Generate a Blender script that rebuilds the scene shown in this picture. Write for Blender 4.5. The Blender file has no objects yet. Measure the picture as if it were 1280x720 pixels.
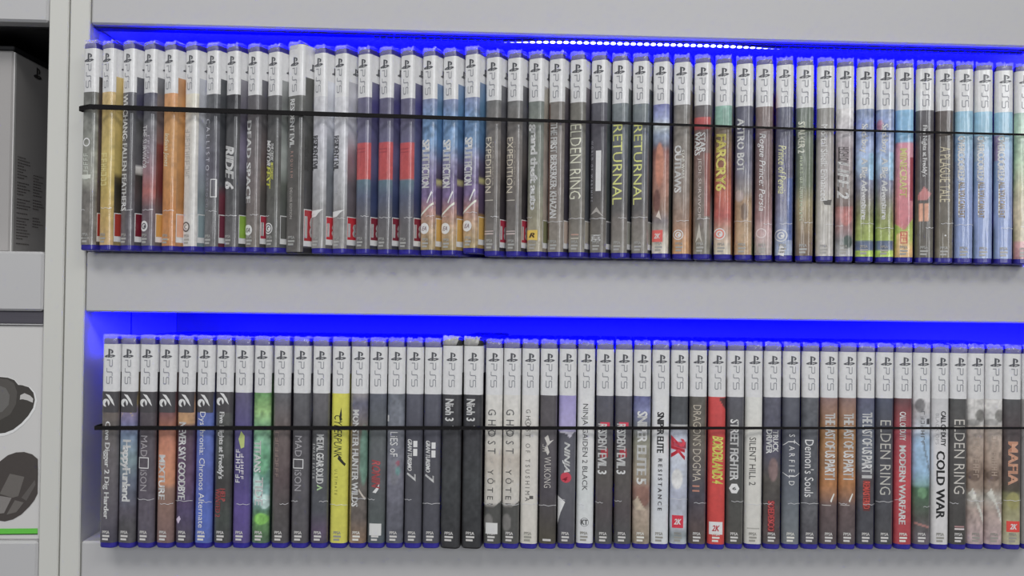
import bpy, math, random
from math import sin, cos, radians, sqrt, pi
from mathutils import Matrix, Vector

# ------------------------------------------------------------------ camera, world, lights, exposure
scene = bpy.context.scene
COL = scene.collection
ZO = 1.30                                    # eye height above the floor (metres)
cam = bpy.data.cameras.new('camera'); cam_ob = bpy.data.objects.new('camera', cam); COL.objects.link(cam_ob)
cam.sensor_width = 36.0; cam.lens = 36.0 * 1000.0 / 1280.0; cam.clip_start = 0.02
rt, up, fw = Vector((0.999272, -0.035808, 0.013178)), Vector((-0.013593, -0.011354, 0.999843)), Vector((0.035653, 0.999294, 0.011832))
M = Matrix((rt, up, -fw)).transposed().to_4x4(); M.translation = Vector((0, -0.68, ZO)); cam_ob.matrix_world = M
scene.camera = cam_ob
scene.view_settings.view_transform = 'Standard'; scene.view_settings.look = 'None'
scene.view_settings.gamma = 1.0; scene.view_settings.use_curve_mapping = False
scene.view_settings.exposure = 0.10
world = bpy.data.worlds.new('shop_ambient'); scene.world = world; world.use_nodes = True
bg = world.node_tree.nodes['Background']; bg.inputs['Color'].default_value = (0.95, 0.97, 1.0, 1); bg.inputs['Strength'].default_value = 0.15

def area(name, loc, aim, sx, sy, watts, color=(1, 1, 1)):
    l = bpy.data.lights.new(name, 'AREA'); l.shape = 'RECTANGLE'; l.size = sx; l.size_y = sy; l.energy = watts; l.color = color
    o = bpy.data.objects.new(name, l); COL.objects.link(o); o.location = loc
    o.rotation_euler = (Vector(aim) - Vector(loc)).to_track_quat('-Z', 'Y').to_euler()
    return o
CEIL, FRONT = 13.5, 20.0
# two rows of ceiling panels over the aisle, and two tall lit panes of the shop front behind the photographer
area('ceiling_panel_light', (-0.5, -1.3, 2.75), (-0.3, -0.9, 0), 1.2, 0.5, CEIL, (1.0, 0.98, 0.95))
area('ceiling_panel_light', (1.2, -1.5, 2.75), (1.0, -1.1, 0), 1.2, 0.5, CEIL, (1.0, 0.98, 0.95))
area('shop_front_light', (0.75, -3.6, 2.05), (0, 0, 1.4), 1.1, 1.4, FRONT * 1.5, (0.96, 0.98, 1.0))
area('shop_front_light', (-1.5, -3.4, 2.05), (0, 0, 1.4), 0.5, 1.4, FRONT * 0.5, (0.96, 0.98, 1.0))

# ------------------------------------------------------------------ helpers
def srgb(h):
    h = h.lstrip('#'); out = []
    for k in (0, 2, 4):
        c = int(h[k:k+2], 16) / 255.0
        out.append(c / 12.92 if c <= 0.04045 else ((c + 0.055) / 1.055) ** 2.4)
    return out
GAIN = 1.65
def ink(h):                                  # printed colour as seen in the shop -> reflectance, some haze greyed in
    c = srgb(h); g = 0.3*c[0] + 0.59*c[1] + 0.11*c[2]
    return tuple(min(0.87, max(0.006, (0.9*v + 0.1*g) * GAIN)) for v in c)

def nmat(name, color=(0.8, 0.8, 0.8), rough=0.5, spec=0.5, metal=0.0):
    m = bpy.data.materials.new(name); m.use_nodes = True
    b = m.node_tree.nodes['Principled BSDF']
    b.inputs['Base Color'].default_value = (*color[:3], 1); b.inputs['Roughness'].default_value = rough
    b.inputs['Specular IOR Level'].default_value = spec; b.inputs['Metallic'].default_value = metal
    return m, m.node_tree.nodes, m.node_tree.links, b

def with_noise(name, color, rough, amount=0.06, scale=40.0, bump=0.0, spec=0.4, stretch=(1, 1, 1)):
    m, n, l, b = nmat(name, color, rough, spec)
    tc = n.new('ShaderNodeTexCoord'); mp = n.new('ShaderNodeMapping'); mp.inputs['Scale'].default_value = stretch
    no = n.new('ShaderNodeTexNoise'); no.inputs['Scale'].default_value = scale; no.inputs['Detail'].default_value = 4
    l.new(tc.outputs['Object'], mp.inputs['Vector']); l.new(mp.outputs['Vector'], no.inputs['Vector'])
    mr = n.new('ShaderNodeMapRange'); mr.inputs['To Min'].default_value = 1 - amount; mr.inputs['To Max'].default_value = 1 + amount
    l.new(no.outputs['Fac'], mr.inputs['Value'])
    mx = n.new('ShaderNodeVectorMath'); mx.operation = 'SCALE'; mx.inputs[0].default_value = color[:3]
    l.new(mr.outputs['Result'], mx.inputs['Scale']); l.new(mx.outputs['Vector'], b.inputs['Base Color'])
    if bump:
        bp = n.new('ShaderNodeBump'); bp.inputs['Strength'].default_value = bump; bp.inputs['Distance'].default_value = 0.002
        l.new(no.outputs['Fac'], bp.inputs['Height']); l.new(bp.outputs['Normal'], b.inputs['Normal'])
    return m

M_MEL = with_noise('white_melamine', (0.575, 0.572, 0.58), 0.42, 0.025, 6.0, 0.02)
M_BACK = with_noise('dimmed_hardboard', (0.10, 0.10, 0.12), 0.5, 0.04, 8.0)  # back panel darkened in colour so the recess seems to get less shop light
M_MELW = with_noise('cream_melamine', (0.70, 0.70, 0.66), 0.45, 0.025, 6.0, 0.02)
M_DARK = with_noise('inner_darkness_and_lid_black', (0.012, 0.012, 0.014), 0.55, 0.2, 30.0)  # shade inside the left unit as plain black; also a black lid edge
M_JOINT = with_noise('dark_joint', (0.05, 0.05, 0.06), 0.7, 0.2, 30.0)
M_FLOOR = with_noise('grey_vinyl', (0.16, 0.16, 0.17), 0.4, 0.1, 12.0)
M_WALL = with_noise('painted_wall', (0.7, 0.7, 0.7), 0.7, 0.03, 9.0)
M_BAND = with_noise('black_elastic', (0.008, 0.007, 0.008), 0.75, 0.3, 900.0, 0.3, 0.25)
M_CARTON = with_noise('white_carton', (0.70, 0.69, 0.68), 0.45, 0.02, 15.0)
M_CARTON2 = with_noise('pale_grey_carton', (0.42, 0.405, 0.40), 0.4, 0.04, 10.0)
M_TAPE = with_noise('blue_lit_tape', (0.02, 0.02, 0.2), 0.5, 0.05, 60.0)  # tape under blue light, that blue put into its own colour
M_RAIL = with_noise('dark_rail_metal', (0.085, 0.08, 0.10), 0.35, 0.35, 60.0, 0.0, 0.5, (0.3, 1, 20))
M_STICK = with_noise('paper_sticker', (0.78, 0.78, 0.77), 0.6, 0.03, 200.0)
# blue translucent-looking case plastic
M_BLUE, n_, l_, b_ = nmat('blue_case_plastic', (0.035, 0.03, 0.30), 0.22, 0.5)
no_ = n_.new('ShaderNodeTexNoise'); no_.inputs['Scale'].default_value = 160; tc_ = n_.new('ShaderNodeTexCoord'); l_.new(tc_.outputs['Object'], no_.inputs['Vector'])
cr_ = n_.new('ShaderNodeValToRGB'); cr_.color_ramp.elements[0].color = (0.02, 0.018, 0.2, 1); cr_.color_ramp.elements[1].color = (0.06, 0.05, 0.42, 1)
l_.new(no_.outputs['Fac'], cr_.inputs['Fac']); l_.new(cr_.outputs['Color'], b_.inputs['Base Color'])
M_BLACKCASE = with_noise('black_card', (0.03, 0.029, 0.03), 0.35, 0.3, 60.0)
# printed insert under a clear sleeve: colours come from the printed art stored on the sheet
def print_mat(name, grain):
    m, n, l, b = nmat(name, (0.5, 0.5, 0.5), 0.36, 0.42)
    at = n.new('ShaderNodeAttribute'); at.attribute_name = 'print'
    tc = n.new('ShaderNodeTexCoord'); oi = n.new('ShaderNodeObjectInfo')
    add = n.new('ShaderNodeVectorMath'); add.operation = 'ADD'; l.new(tc.outputs['Object'], add.inputs[0])
    co = n.new('ShaderNodeCombineXYZ'); l.new(oi.outputs['Random'], co.inputs['X']); l.new(oi.outputs['Random'], co.inputs['Y']); l.new(co.outputs['Vector'], add.inputs[1])
    no = n.new('ShaderNodeTexNoise'); no.inputs['Scale'].default_value = 330; no.inputs['Detail'].default_value = 3; l.new(add.outputs['Vector'], no.inputs['Vector'])
    mr = n.new('ShaderNodeMapRange'); mr.inputs['To Min'].default_value = 1 - grain; mr.inputs['To Max'].default_value = 1 + grain; l.new(no.outputs['Fac'], mr.inputs['Value'])
    sc = n.new('ShaderNodeVectorMath'); sc.operation = 'SCALE'; l.new(at.outputs['Color'], sc.inputs[0]); l.new(mr.outputs['Result'], sc.inputs['Scale'])
    l.new(sc.outputs['Vector'], b.inputs['Base Color'])
    # film creases running along the spine
    mp = n.new('ShaderNodeMapping'); mp.inputs['Scale'].default_value = (260, 260, 14); l.new(add.outputs['Vector'], mp.inputs['Vector'])
    n2 = n.new('ShaderNodeTexNoise'); n2.inputs['Scale'].default_value = 1; n2.inputs['Detail'].default_value = 2; l.new(mp.outputs['Vector'], n2.inputs['Vector'])
    bp = n.new('ShaderNodeBump'); bp.inputs['Strength'].default_value = 0.4; bp.inputs['Distance'].default_value = 0.0012; l.new(n2.outputs['Fac'], bp.inputs['Height'])
    b.inputs['Coat Weight'].default_value = 0.8; b.inputs['Coat Roughness'].default_value = 0.10
    l.new(bp.outputs['Normal'], b.inputs['Coat Normal'])
    return m
M_PRINT = print_mat('printed_insert', 0.10)
# crinkled clear wrap
M_FILM, n_, l_, b_ = nmat('clear_wrap', (0.80, 0.78, 0.97), 0.10, 0.9)
b_.inputs['Alpha'].default_value = 0.30
M_FILMW, n_, l_, b_ = nmat('crumpled_wrap', (0.82, 0.81, 0.80), 0.15, 0.9)
b_.inputs['Alpha'].default_value = 0.6
M_SEAM, n_, l_, b_ = nmat('wrap_seal', (0.9, 0.9, 0.93), 0.2, 0.8)
b_.inputs['Alpha'].default_value = 0.8
LMAT = {}
def letter_mat(h):
    if h not in LMAT:
        m = with_noise('printing_' + h.lstrip('#'), tuple(min(.88, c*1.15) for c in ink(h)), 0.34, 0.08, 500.0)
        b = m.node_tree.nodes['Principled BSDF']; b.inputs['Coat Weight'].default_value = 0.35; b.inputs['Coat Roughness'].default_value = 0.15
        LMAT[h] = m
    return LMAT[h]
def emit(name, color, s):
    m, n, l, b = nmat(name, (0.8, 0.8, 0.8), 0.4)
    b.inputs['Emission Color'].default_value = (*color, 1); b.inputs['Emission Strength'].default_value = s
    return m
M_LED = emit('lit_led', (0.45, 0.5, 1.0), 4.5)
M_LEDB = emit('lit_blue_led', (0.0, 0.0, 1.0), 3.0)

def mesh(name, vs, fs, mat=None, cols=None, smooth=False):
    me = bpy.data.meshes.new(name); me.from_pydata(vs, [], fs)
    if cols is not None:
        a = me.color_attributes.new('print', 'FLOAT_COLOR', 'POINT')
        a.data.foreach_set('color', [x for c in cols for x in (c[0], c[1], c[2], 1.0)])
    if smooth: me.polygons.foreach_set('use_smooth', [True] * len(me.polygons))
    if mat: me.materials.append(mat)
    me.update(); return me
def link(name, me, parent=None, loc=(0, 0, 0), rot=(0, 0, 0)):
    o = bpy.data.objects.new(name, me); COL.objects.link(o); o.location = loc; o.rotation_euler = rot
    if parent is not None: o.parent = parent
    return o
def tag(o, label=None, cat=None, group=None, kind=None):
    if label: o['label'] = label
    if cat: o['category'] = cat
    if group: o['group'] = group
    if kind: o['kind'] = kind
    return o
def empty(name, loc, rz=0.0):
    o = link(name, None, None, loc, (0, 0, rz)); o.empty_display_size = 0.05; return o
def boxes(lst, bev=0.0006):
    """bevelled boxes (x0,x1,y0,y1,z0,z1) -> verts, faces"""
    V, F = [], []
    for (x0, x1, y0, y1, z0, z1) in lst:
        b = min(bev, (x1-x0)/3, (y1-y0)/3, (z1-z0)/3); k = len(V)
        idx = {}
        X, Y, Z = (x0, x1), (y0, y1), (z0, z1)
        for i in (0, 1):
            for j in (0, 1):
                for q in (0, 1):
                    sx, sy, sz = (1 if i == 0 else -1), (1 if j == 0 else -1), (1 if q == 0 else -1)
                    for ax in range(3):
                        p = [X[i], Y[j], Z[q]]; d = [sx*b, sy*b, sz*b]
                        for w in range(3):
                            if w != ax: p[w] += d[w]
                        idx[(i, j, q, ax)] = len(V); V.append(tuple(p))
        def f(*ks): F.append(tuple(idx[q] for q in ks))
        for s in (0, 1):
            a = [(s,0,0,0),(s,0,1,0),(s,1,1,0),(s,1,0,0)]; f(*(a if s == 0 else a[::-1]))
            a = [(0,s,0,1),(1,s,0,1),(1,s,1,1),(0,s,1,1)]; f(*(a if s == 0 else a[::-1]))
            a = [(0,0,s,2),(0,1,s,2),(1,1,s,2),(1,0,s,2)]; f(*(a if s == 0 else a[::-1]))
        for u in (0, 1):
            for v in (0, 1):
                f((u,v,0,0),(u,v,1,0),(u,v,1,1),(u,v,0,1)); f((u,0,v,0),(u,1,v,0),(u,1,v,2),(u,0,v,2)); f((0,u,v,1),(1,u,v,1),(1,u,v,2),(0,u,v,2))
        for i in (0, 1):
            for j in (0, 1):
                for q in (0, 1): f((i,j,q,0),(i,j,q,1),(i,j,q,2))
    return V, F
def fix_normals(me):
    import bmesh
    bm = bmesh.new(); bm.from_mesh(me); bmesh.ops.recalc_face_normals(bm, faces=bm.faces); bm.to_mesh(me); bm.free(); return me
def bx(name, lst, mat, parent=None, bev=0.0006, loc=(0, 0, 0), rot=(0, 0, 0)):
    return link(name, fix_normals(mesh(name, *boxes(lst, bev), mat)), parent, loc, rot)

# ------------------------------------------------------------------ setting
tag(bx('floor', [(-3, 3, -4.5, 0.6, -0.05, 0)], M_FLOOR), kind='structure')
tag(bx('wall_back', [(-3, 3, 0.26, 0.36, 0, 2.9)], M_WALL), kind='structure')

# ------------------------------------------------------------------ shelving
Z = lambda z: ZO + z                                   # z given relative to eye height
XL, XR = -0.3326, 0.66
def shelving():
    u = tag(empty('shelving_unit', (XL, 0.1, 0)), 'white shelving unit with blue lit compartments holding the two rows of game cases', 'shelving unit')
    P = lambda n, l, m, b=0.0008: bx(n, [(x0-XL, x1-XL, y0-0.1, y1-0.1, z0, z1) for (x0, x1, y0, y1, z0, z1) in l], m, u, b)
    P('side_panel', [(-0.3489, XL, 0, 0.235, 0.0, 2.05)], M_MELW)
    P('side_panel', [(XR, XR+0.0166, 0, 0.235, 0.0, 2.05)], M_MELW)
    P('back_panel', [(XL, XR, 0.20, 0.206, 0.06, 2.05)], M_BACK)
    P('shelf', [(XL+0.0009, XR-0.0009, 0.006, 0.20, Z(-0.0118), Z(0.0335))], M_MEL, 0.0004)
    P('shelf_front', [(XL+0.0009, XR-0.0009, 0, 0.006, Z(-0.0165), Z(0.0335))], M_MEL, 0.0012)
    for (z0, z1) in ((Z(0.2245), Z(0.2745)), (Z(-0.2575), Z(-0.2075)), (Z(-0.56), Z(-0.51)), (Z(0.52), Z(0.57)), (0.06, 0.11)):
        P('shelf', [(XL+0.0009, XR-0.0009, 0, 0.20, z0, z1)], M_MEL, 0.0016)
    for (z0, z1) in ((Z(0.0336), Z(0.2244)), (Z(-0.2074), Z(-0.0166))):
        j = P('joint_strip', [(XL, XL+0.0006, 0.088, 0.0895, z0, z1)], M_JOINT, 0.0001); j['label'] = 'dark joint line in the side panel'
    return u
shelving()
def shelving_dark():
    x0, x1 = -1.25, -0.3661
    u = tag(empty('shelving_unit', (x1, 0.1, 0)), 'white shelving unit with its inner darkness coloured black, at the left edge, holding boxes', 'shelving unit')
    P = lambda n, l, m, b=0.0008: bx(n, [(a-x1, c-x1, y0-0.1, y1-0.1, z0, z1) for (a, c, y0, y1, z0, z1) in l], m, u, b)
    P('side_panel', [(x1, -0.3501, 0, 0.235, 0.0, 2.05)], M_MELW)
    P('side_panel', [(x0-0.0166, x0, 0, 0.235, 0.0, 2.05)], M_MELW)
    P('back_panel', [(x0, x1, 0.215, 0.221, 0.06, 2.05)], M_DARK)  # the darkness inside is put into the panel's colour
    for (z0, z1) in ((Z(0.2253), Z(0.2753)), (Z(-0.0166), Z(0.0330)), (Z(-0.2578), Z(-0.2078)), (Z(-0.56), Z(-0.51)), (0.06, 0.11)):
        s = P('shelf', [(x0+0.0007, x1-0.0009, 0, 0.215, z0, z1)], M_MEL, 0.0018)
        li = P('underside_dark_sheet', [(x0+0.002, x1-0.0015, 0.0135, 0.214, z0-0.0012, z0-0.0001)], M_DARK, 0.0002); li['label'] = 'black sheet for the darkness under the shelf'  # black sheet added under each shelf for the shade inside
        tr = P('side_dark_sheet', [(x1-0.0011, x1-0.0001, 0.0135, 0.214, z0-0.185, z0-0.0015)], M_DARK, 0.0002)  # same added shade down the inner side
    r = P('price_rail', [(x0+0.002, x1-0.0012, 0.003, 0.006, Z(-0.0274), Z(-0.0170))], M_RAIL, 0.0006); r['label'] = 'dark grey metal rail under the shelf edge'
    P('rail_lip', [(x0+0.002, x1-0.0012, 0.0022, 0.0066, Z(-0.0284), Z(-0.0275))], M_MEL, 0.0002)
    return u
shelving_dark()

# ------------------------------------------------------------------ LED strips with their light
def led_strip(z, label, beads):
    u = tag(empty('led_strip', (0.16, 0.0105, z)), label, 'LED strip', 'blue LED strips under the shelves')
    bx('tape', [(-0.4925, 0.49, -0.004, 0.004, -0.0012, -0.0001)], M_TAPE, u, 0.0002)
    bv, bf = boxes([(-0.0026, 0.0026, -0.0016, 0.0016, -0.0016, 0)], 0.0003)
    body = fix_normals(mesh('led_bead', bv, bf, M_TAPE))
    lens = mesh('lens', [(0.0024*cos(2*pi*k/10), 0.00135*sin(2*pi*k/10), -0.00175) for k in range(10)] + [(0, 0, -0.0022)], [((k+1) % 10, k, 10) for k in range(10)], M_LED)
    lens_b = lens.copy(); lens_b.materials[0] = M_LEDB
    n = 0
    for k in range(168):
        x = -0.489 + k * 0.00585
        wx = x + 0.16
        if 40 <= k < 138:
            t = max(0.0, 1 - abs((wx - 0.135) / 0.125) ** 6) if beads else 0      # the tape is twisted: it faces out only in the middle
            b = link('led_bead', body, u, (x, 0, -0.0014 - 0.0002 * t), (radians(88 - 140 * t), 0, 0))
            link('lens', lens if t > 0.02 else lens_b, b)
            n += 1
    L = area('led_strip_light', (0.195, 0.0165, z - 0.0026), (0.195, 0.2, z - 0.085), 0.93, 0.004, LEDW, (0.0, 0.0, 1.0))
    return u
LEDW = 14.0
led_strip(Z(0.2245), 'lit blue LED strip under the top shelf, above the upper row of game cases', True)
led_strip(Z(-0.0118), 'blue LED strip under the middle shelf, above the lower row of game cases', False)

# ------------------------------------------------------------------ game case geometry (local: x thickness, y depth from spine, z height; metres)
H = 0.170; DEPTH = 0.135; RC = 0.0036
def spine_xy(s, t, out=0.0):
    """point on the spine curve at s (0..1 across); out pushes it off the surface"""
    x = s * t
    def y(xx):
        yy = 0.0003 * (2 * xx / t - 1) ** 2
        e = min(xx, t - xx)
        if e < RC: yy += RC - sqrt(max(0.0, RC * RC - (RC - e) ** 2))
        return yy
    d = 1e-5; xa, xb = max(0, x - d), min(t, x + d)
    dx, dy = xb - xa, y(xb) - y(xa); n = sqrt(dx*dx + dy*dy) or 1
    return x + dy / n * out, y(x) - dx / n * out
SHELL = {}
def shell_mesh(t, h, mat):
    key = (t, h, mat.name)
    if key in SHELL: return SHELL[key]
    ss = [0, .006, .02, .045, .08, .12, .17, .3, .5, .7, .83, .88, .92, .955, .98, .994, 1]
    front = [spine_xy(s, t) for s in ss]
    r = 0.0015
    back = [(t, DEPTH - r), (t - .3*r, DEPTH - .3*r), (t - r, DEPTH), (r, DEPTH), (.3*r, DEPTH - .3*r), (0, DEPTH - r)]
    ol = front + back; n = len(ol); cx, cy = t/2, DEPTH/2
    def ring(inset, z):
        return [(cx + (x-cx) * (1 - inset/(t/2)), cy + (y-cy) * (1 - inset/(DEPTH/2)), z) for x, y in ol]
    V = []
    for ins, z in ((0.0012, 0), (0.0003, 0.0004), (0, 0.0012), (0, h-0.0012), (0.0003, h-0.0004), (0.0012, h)): V += ring(ins, z)
    F = [tuple(range(n))[::-1]]
    for k in range(5):
        for i in range(n):
            j = (i+1) % n; F.append((k*n+i, k*n+j, (k+1)*n+j, (k+1)*n+i))
    F.append(tuple(range(5*n, 6*n)))
    SHELL[key] = fix_normals(mesh('case_shell', V, F, mat)); return SHELL[key]

def noise_grid(rnd, nx, ny):
    return [[rnd.random() for _ in range(nx+2)] for _ in range(ny+2)]
def nsample(g, u, v):
    ny, nx = len(g)-2, len(g[0])-2
    a, b = u*nx, v*ny; i, j = int(a), int(b); fa, fb = a-i, b-j
    fa, fb = fa*fa*(3-2*fa), fb*fb*(3-2*fb)
    return (g[j][i]*(1-fa)+g[j][i+1]*fa)*(1-fb) + (g[j+1][i]*(1-fa)+g[j+1][i+1]*fa)*fb
def stops_at(st, z):
    if z >= st[0][0]: return st[0][1]
    for (za, ca), (zb, cb) in zip(st, st[1:]):
        if z >= zb:
            k = (za - z) / (za - zb) if za > zb else 0
            return tuple(p + (q-p)*k for p, q in zip(ca, cb))
    return st[-1][1]
def inside(p, poly):
    x, y = p; c = False; n = len(poly)
    for i in range(n):
        (x1, y1), (x2, y2) = poly[i], poly[i-1]
        if (y1 > y) != (y2 > y) and x < (x2-x1)*(y-y1)/(y2-y1)+x1: c = not c
    return c
WHITE = (0.84, 0.84, 0.85)
Z_IN0, Z_IN1 = 0.0046, 0.1652                 # printed sheet runs between these heights
BAND = 0.1280                                  # foot of the white band on the spine
SCOLS = [0, .004, .012, .03, .06, .10, .15, .21, .28, .36, .44, .52, .60, .68, .76, .83, .885, .93, .96, .98, .992, .998, 1]
def insert_mesh(t, stops, blobs, amp, seed, band, zlo=Z_IN0, zhi=Z_IN1):
    rnd = random.Random(seed)
    g1, g2 = noise_grid(rnd, 5, 34), noise_grid(rnd, 9, 90)
    zs = sorted(set([round(zlo + (zhi - zlo) * k / 170, 6) for k in range(171)] + [band - 1e-5, band + 1e-5]))
    V, C, F = [], [], []
    for z in zs:
        for s in SCOLS:
            x, y = spine_xy(s, t, 0.00025); V.append((x, y, z))
            if z > band: c = WHITE
            else:
                c = stops_at(stops, z)
                for b in blobs:
                    if b[0] == 'e':
                        q = ((s-b[1])/b[3])**2 + ((z-b[2])/b[4])**2
                        if q < 1:
                            k = min(1, (1-q)*3); c = tuple(p + (r-p)*k for p, r in zip(c, b[5]))
                    elif b[0] == 'r':
                        if b[1] <= s <= b[2] and b[4] <= z <= b[3]: c = b[5]
                    elif b[0] == 'p':
                        if inside((s, z), b[1]): c = b[2]
                k = 1 + amp * (0.65*(nsample(g1, s, z/H)-.5) + 0.5*(nsample(g2, s, z/H)-.5)) * 2
                c = tuple(max(0.003, p*k) for p in c)
            C.append(c)
    n = len(SCOLS)
    for j in range(len(zs)-1):
        for i in range(n-1): F.append((j*n+i, j*n+i+1, (j+1)*n+i+1, (j+1)*n+i))
    return mesh('spine_insert', V, F, M_PRINT, C, True)
def cover_mesh(t, stops, amp, seed, h=H, top=.0048):
    rnd = random.Random(seed + 7); g1 = noise_grid(rnd, 10, 22)
    ys = [.0036, .0046, .006, .008, .010, .012, .015, .02, .03, .05, .08, .11, .131]
    zt = h - top; zb = h - 0.0275
    zs = sorted(set([round(Z_IN0 + (zt - Z_IN0) * k / 70, 6) for k in range(71)] + [zb-1e-5, zb+1e-5]))
    V, C, F = [], [], []
    for z in zs:
        for y in ys:
            V.append((t + 0.00006, y, z))
            if z > zb: c = WHITE
            else:
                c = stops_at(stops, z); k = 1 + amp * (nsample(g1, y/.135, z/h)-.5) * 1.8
                c = tuple(max(0.003, p*k) for p in c)
            C.append(c)
    n = len(ys)
    for j in range(len(zs)-1):
        for i in range(n-1): F.append((j*n+i, j*n+i+1, (j+1)*n+i+1, (j+1)*n+i))
    return mesh('cover_insert', V, F, M_PRINT, C)

# ---- flat printing laid on the spine: polygons in (s, z)
def clip(poly, ax, lim, keep_less):
    out = []
    for i, p in enumerate(poly):
        q = poly[i-1]; pin = (p[ax] <= lim) == keep_less or p[ax] == lim; qin = (q[ax] <= lim) == keep_less or q[ax] == lim
        if pin != qin:
            k = (lim - q[ax]) / (p[ax] - q[ax]); out.append((q[0] + (p[0]-q[0])*k, q[1] + (p[1]-q[1])*k))
        if pin: out.append(p)
    return out
def slabs(polys):
    """cut shapes into narrow upright strips so that they follow the curve of the spine"""
    cuts = [-1, .04, .08, .13, .2, .3, .4, .5, .6, .7, .8, .87, .92, .96, 2]; out = []
    for p in polys:
        if max(a for a, b in p) - min(a for a, b in p) < .12: out.append(p); continue
        for a, b in zip(cuts, cuts[1:]):
            q = clip(clip(p, 0, a, False), 0, b, True)
            if len(q) > 2 and max(x for x, y in q) - min(x for x, y in q) > 1e-4: out.append(q)
    return out
def on_spine(polys, t, out=0.00042):
    V, F = [], []
    for poly in slabs(polys):
        k = len(V)
        for (s, z) in poly:
            x, y = spine_xy(min(.985, max(.015, s)), t, out); V.append((x, y, z))
        F.append(tuple(range(k, k+len(poly))))
    return V, F
def ribbon(pts, w):
    out = []
    for a, b in zip(pts, pts[1:]):
        d = Vector((b[0]-a[0], b[1]-a[1])); L = d.length or 1; d /= L; nn = Vector((-d.y, d.x)) * w/2; e = d * w/2
        A, B = Vector(a) - e, Vector(b) + e
        out.append([tuple(A+nn), tuple(B+nn), tuple(B-nn), tuple(A-nn)])
    return out
LOGO = [[(.36,.0),(.36,1.0),(.54,.96),(.54,.05)], [(.54,.96),(.68,.91),(.80,.82),(.84,.70),(.81,.57),(.73,.49),(.62,.49),(.62,.57),(.66,.63),(.66,.74),(.62,.80),(.54,.84)],
        [(.36,.35),(.13,.26),(.0,.17),(.04,.07),(.2,.04),(.36,.08),(.36,.18),(.25,.15),(.2,.17),(.36,.235)],
        [(.56,.31),(.76,.35),(.95,.30),(1.0,.21),(.9,.13),(.56,.0),(.56,.11),(.78,.185),(.78,.22),(.70,.235),(.56,.195)]]
W_ = .13
P5 = (ribbon([(0, .03), (0, .40)], W_) + ribbon([(.0, 1), (.72, 1), (.84, .9), (.84, .62), (.72, .5), (0, .5)], W_)
      + ribbon([(1.12, 0), (1.50, 0), (1.60, .1), (1.60, .88), (1.72, 1), (2.06, 1)], W_)
      + ribbon([(3.12, 1), (2.36, 1), (2.26, .92), (2.26, .62), (2.36, .53), (3.02, .53), (3.14, .43), (3.14, .12), (3.02, 0), (2.26, 0)], W_))
def console_polys(t, h):
    wmm = .0090
    lg = [[(.52 + (x-.5)*wmm/t, h - .0160 + y*.0074) for x, y in p] for p in LOGO]
    # lettering runs downwards, tops of the letters to the right
    p5 = [[(.52 + (y-.5)*.0046/t, h - .0178 - x*.0190/3.14) for x, y in p] for p in P5]
    return lg, p5
CONSOLE = {}
M_LOGO = letter_mat('424348'); M_P5 = letter_mat('75767c')

# text -> polygons, all font outlines are evaluated once
TEXTS = {}
def want(text, style):
    TEXTS.setdefault((text, style), None)
def bake_texts():
    obs = []
    for (text, style) in TEXTS:
        cu = bpy.data.curves.new('lettering', 'FONT'); cu.body = text; cu.size = 1.0; cu.resolution_u = 2
        if 'b' in style: cu.offset = 0.012
        if 'h' in style: cu.offset = 0.016
        if 't' in style: cu.offset = -0.006
        if 'i' in style: cu.shear = 0.28
        if 'w' in style: cu.space_character = 1.7
        if 'c' in style: cu.space_character = 0.9
        o = bpy.data.objects.new('lettering', cu); COL.objects.link(o); obs.append(((text, style), o, cu))
    bpy.context.view_layer.update()
    dg = bpy.context.evaluated_depsgraph_get()
    for key, o, cu in obs:
        ev = o.evaluated_get(dg); me = ev.to_mesh()
        V = [(v.co.x, v.co.y) for v in me.vertices]; F = [tuple(p.vertices) for p in me.polygons]
        ev.to_mesh_clear()
        e = .04 if 'h' in key[1] else .026 if 'b' in key[1] else 0
        if e:                                     # heavier strokes: the outline printed three times, a hair apart
            n = len(V); V = [(x + d, y) for d in (-e, 0, e) for x, y in V]; F = [tuple(a + k*n for a in f) for k in range(3) for f in F]
        x0, x1 = min(v[0] for v in V), max(v[0] for v in V); y0, y1 = min(v[1] for v in V), max(v[1] for v in V)
        TEXTS[key] = ([((x-x0)/(x1-x0), (y-y0)/(y1-y0)) for x, y in V], F)
    for key, o, cu in obs:
        bpy.data.objects.remove(o); bpy.data.curves.remove(cu)
def text_on_spine(text, style, z0, z1, w, off, t):
    """letters run from z0 (upper) to z1 (lower); w = height of the letters as a share of the spine width"""
    V2, F = TEXTS[(text, style)]
    return on_spine([[(off + (V2[k][1] - .5) * w, z0 + (z1 - z0) * V2[k][0]) for k in f] for f in F], t)
def text_upright(text, style, s0, s1, z0, z1, t):
    V2, F = TEXTS[(text, style)]
    return on_spine([[(s0 + (s1-s0) * V2[k][0], z0 + (z1 - z0) * V2[k][1]) for k in f] for f in F], t, 0.0005)
def text_on_cover(text, y0, y1, z0, z1, t):
    V2, F = TEXTS[(text, 'b')]
    return [(t + 0.00024, y0 + (y1-y0)*u, z0 + (z1-z0)*v) for u, v in V2], [f for f in F]
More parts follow.
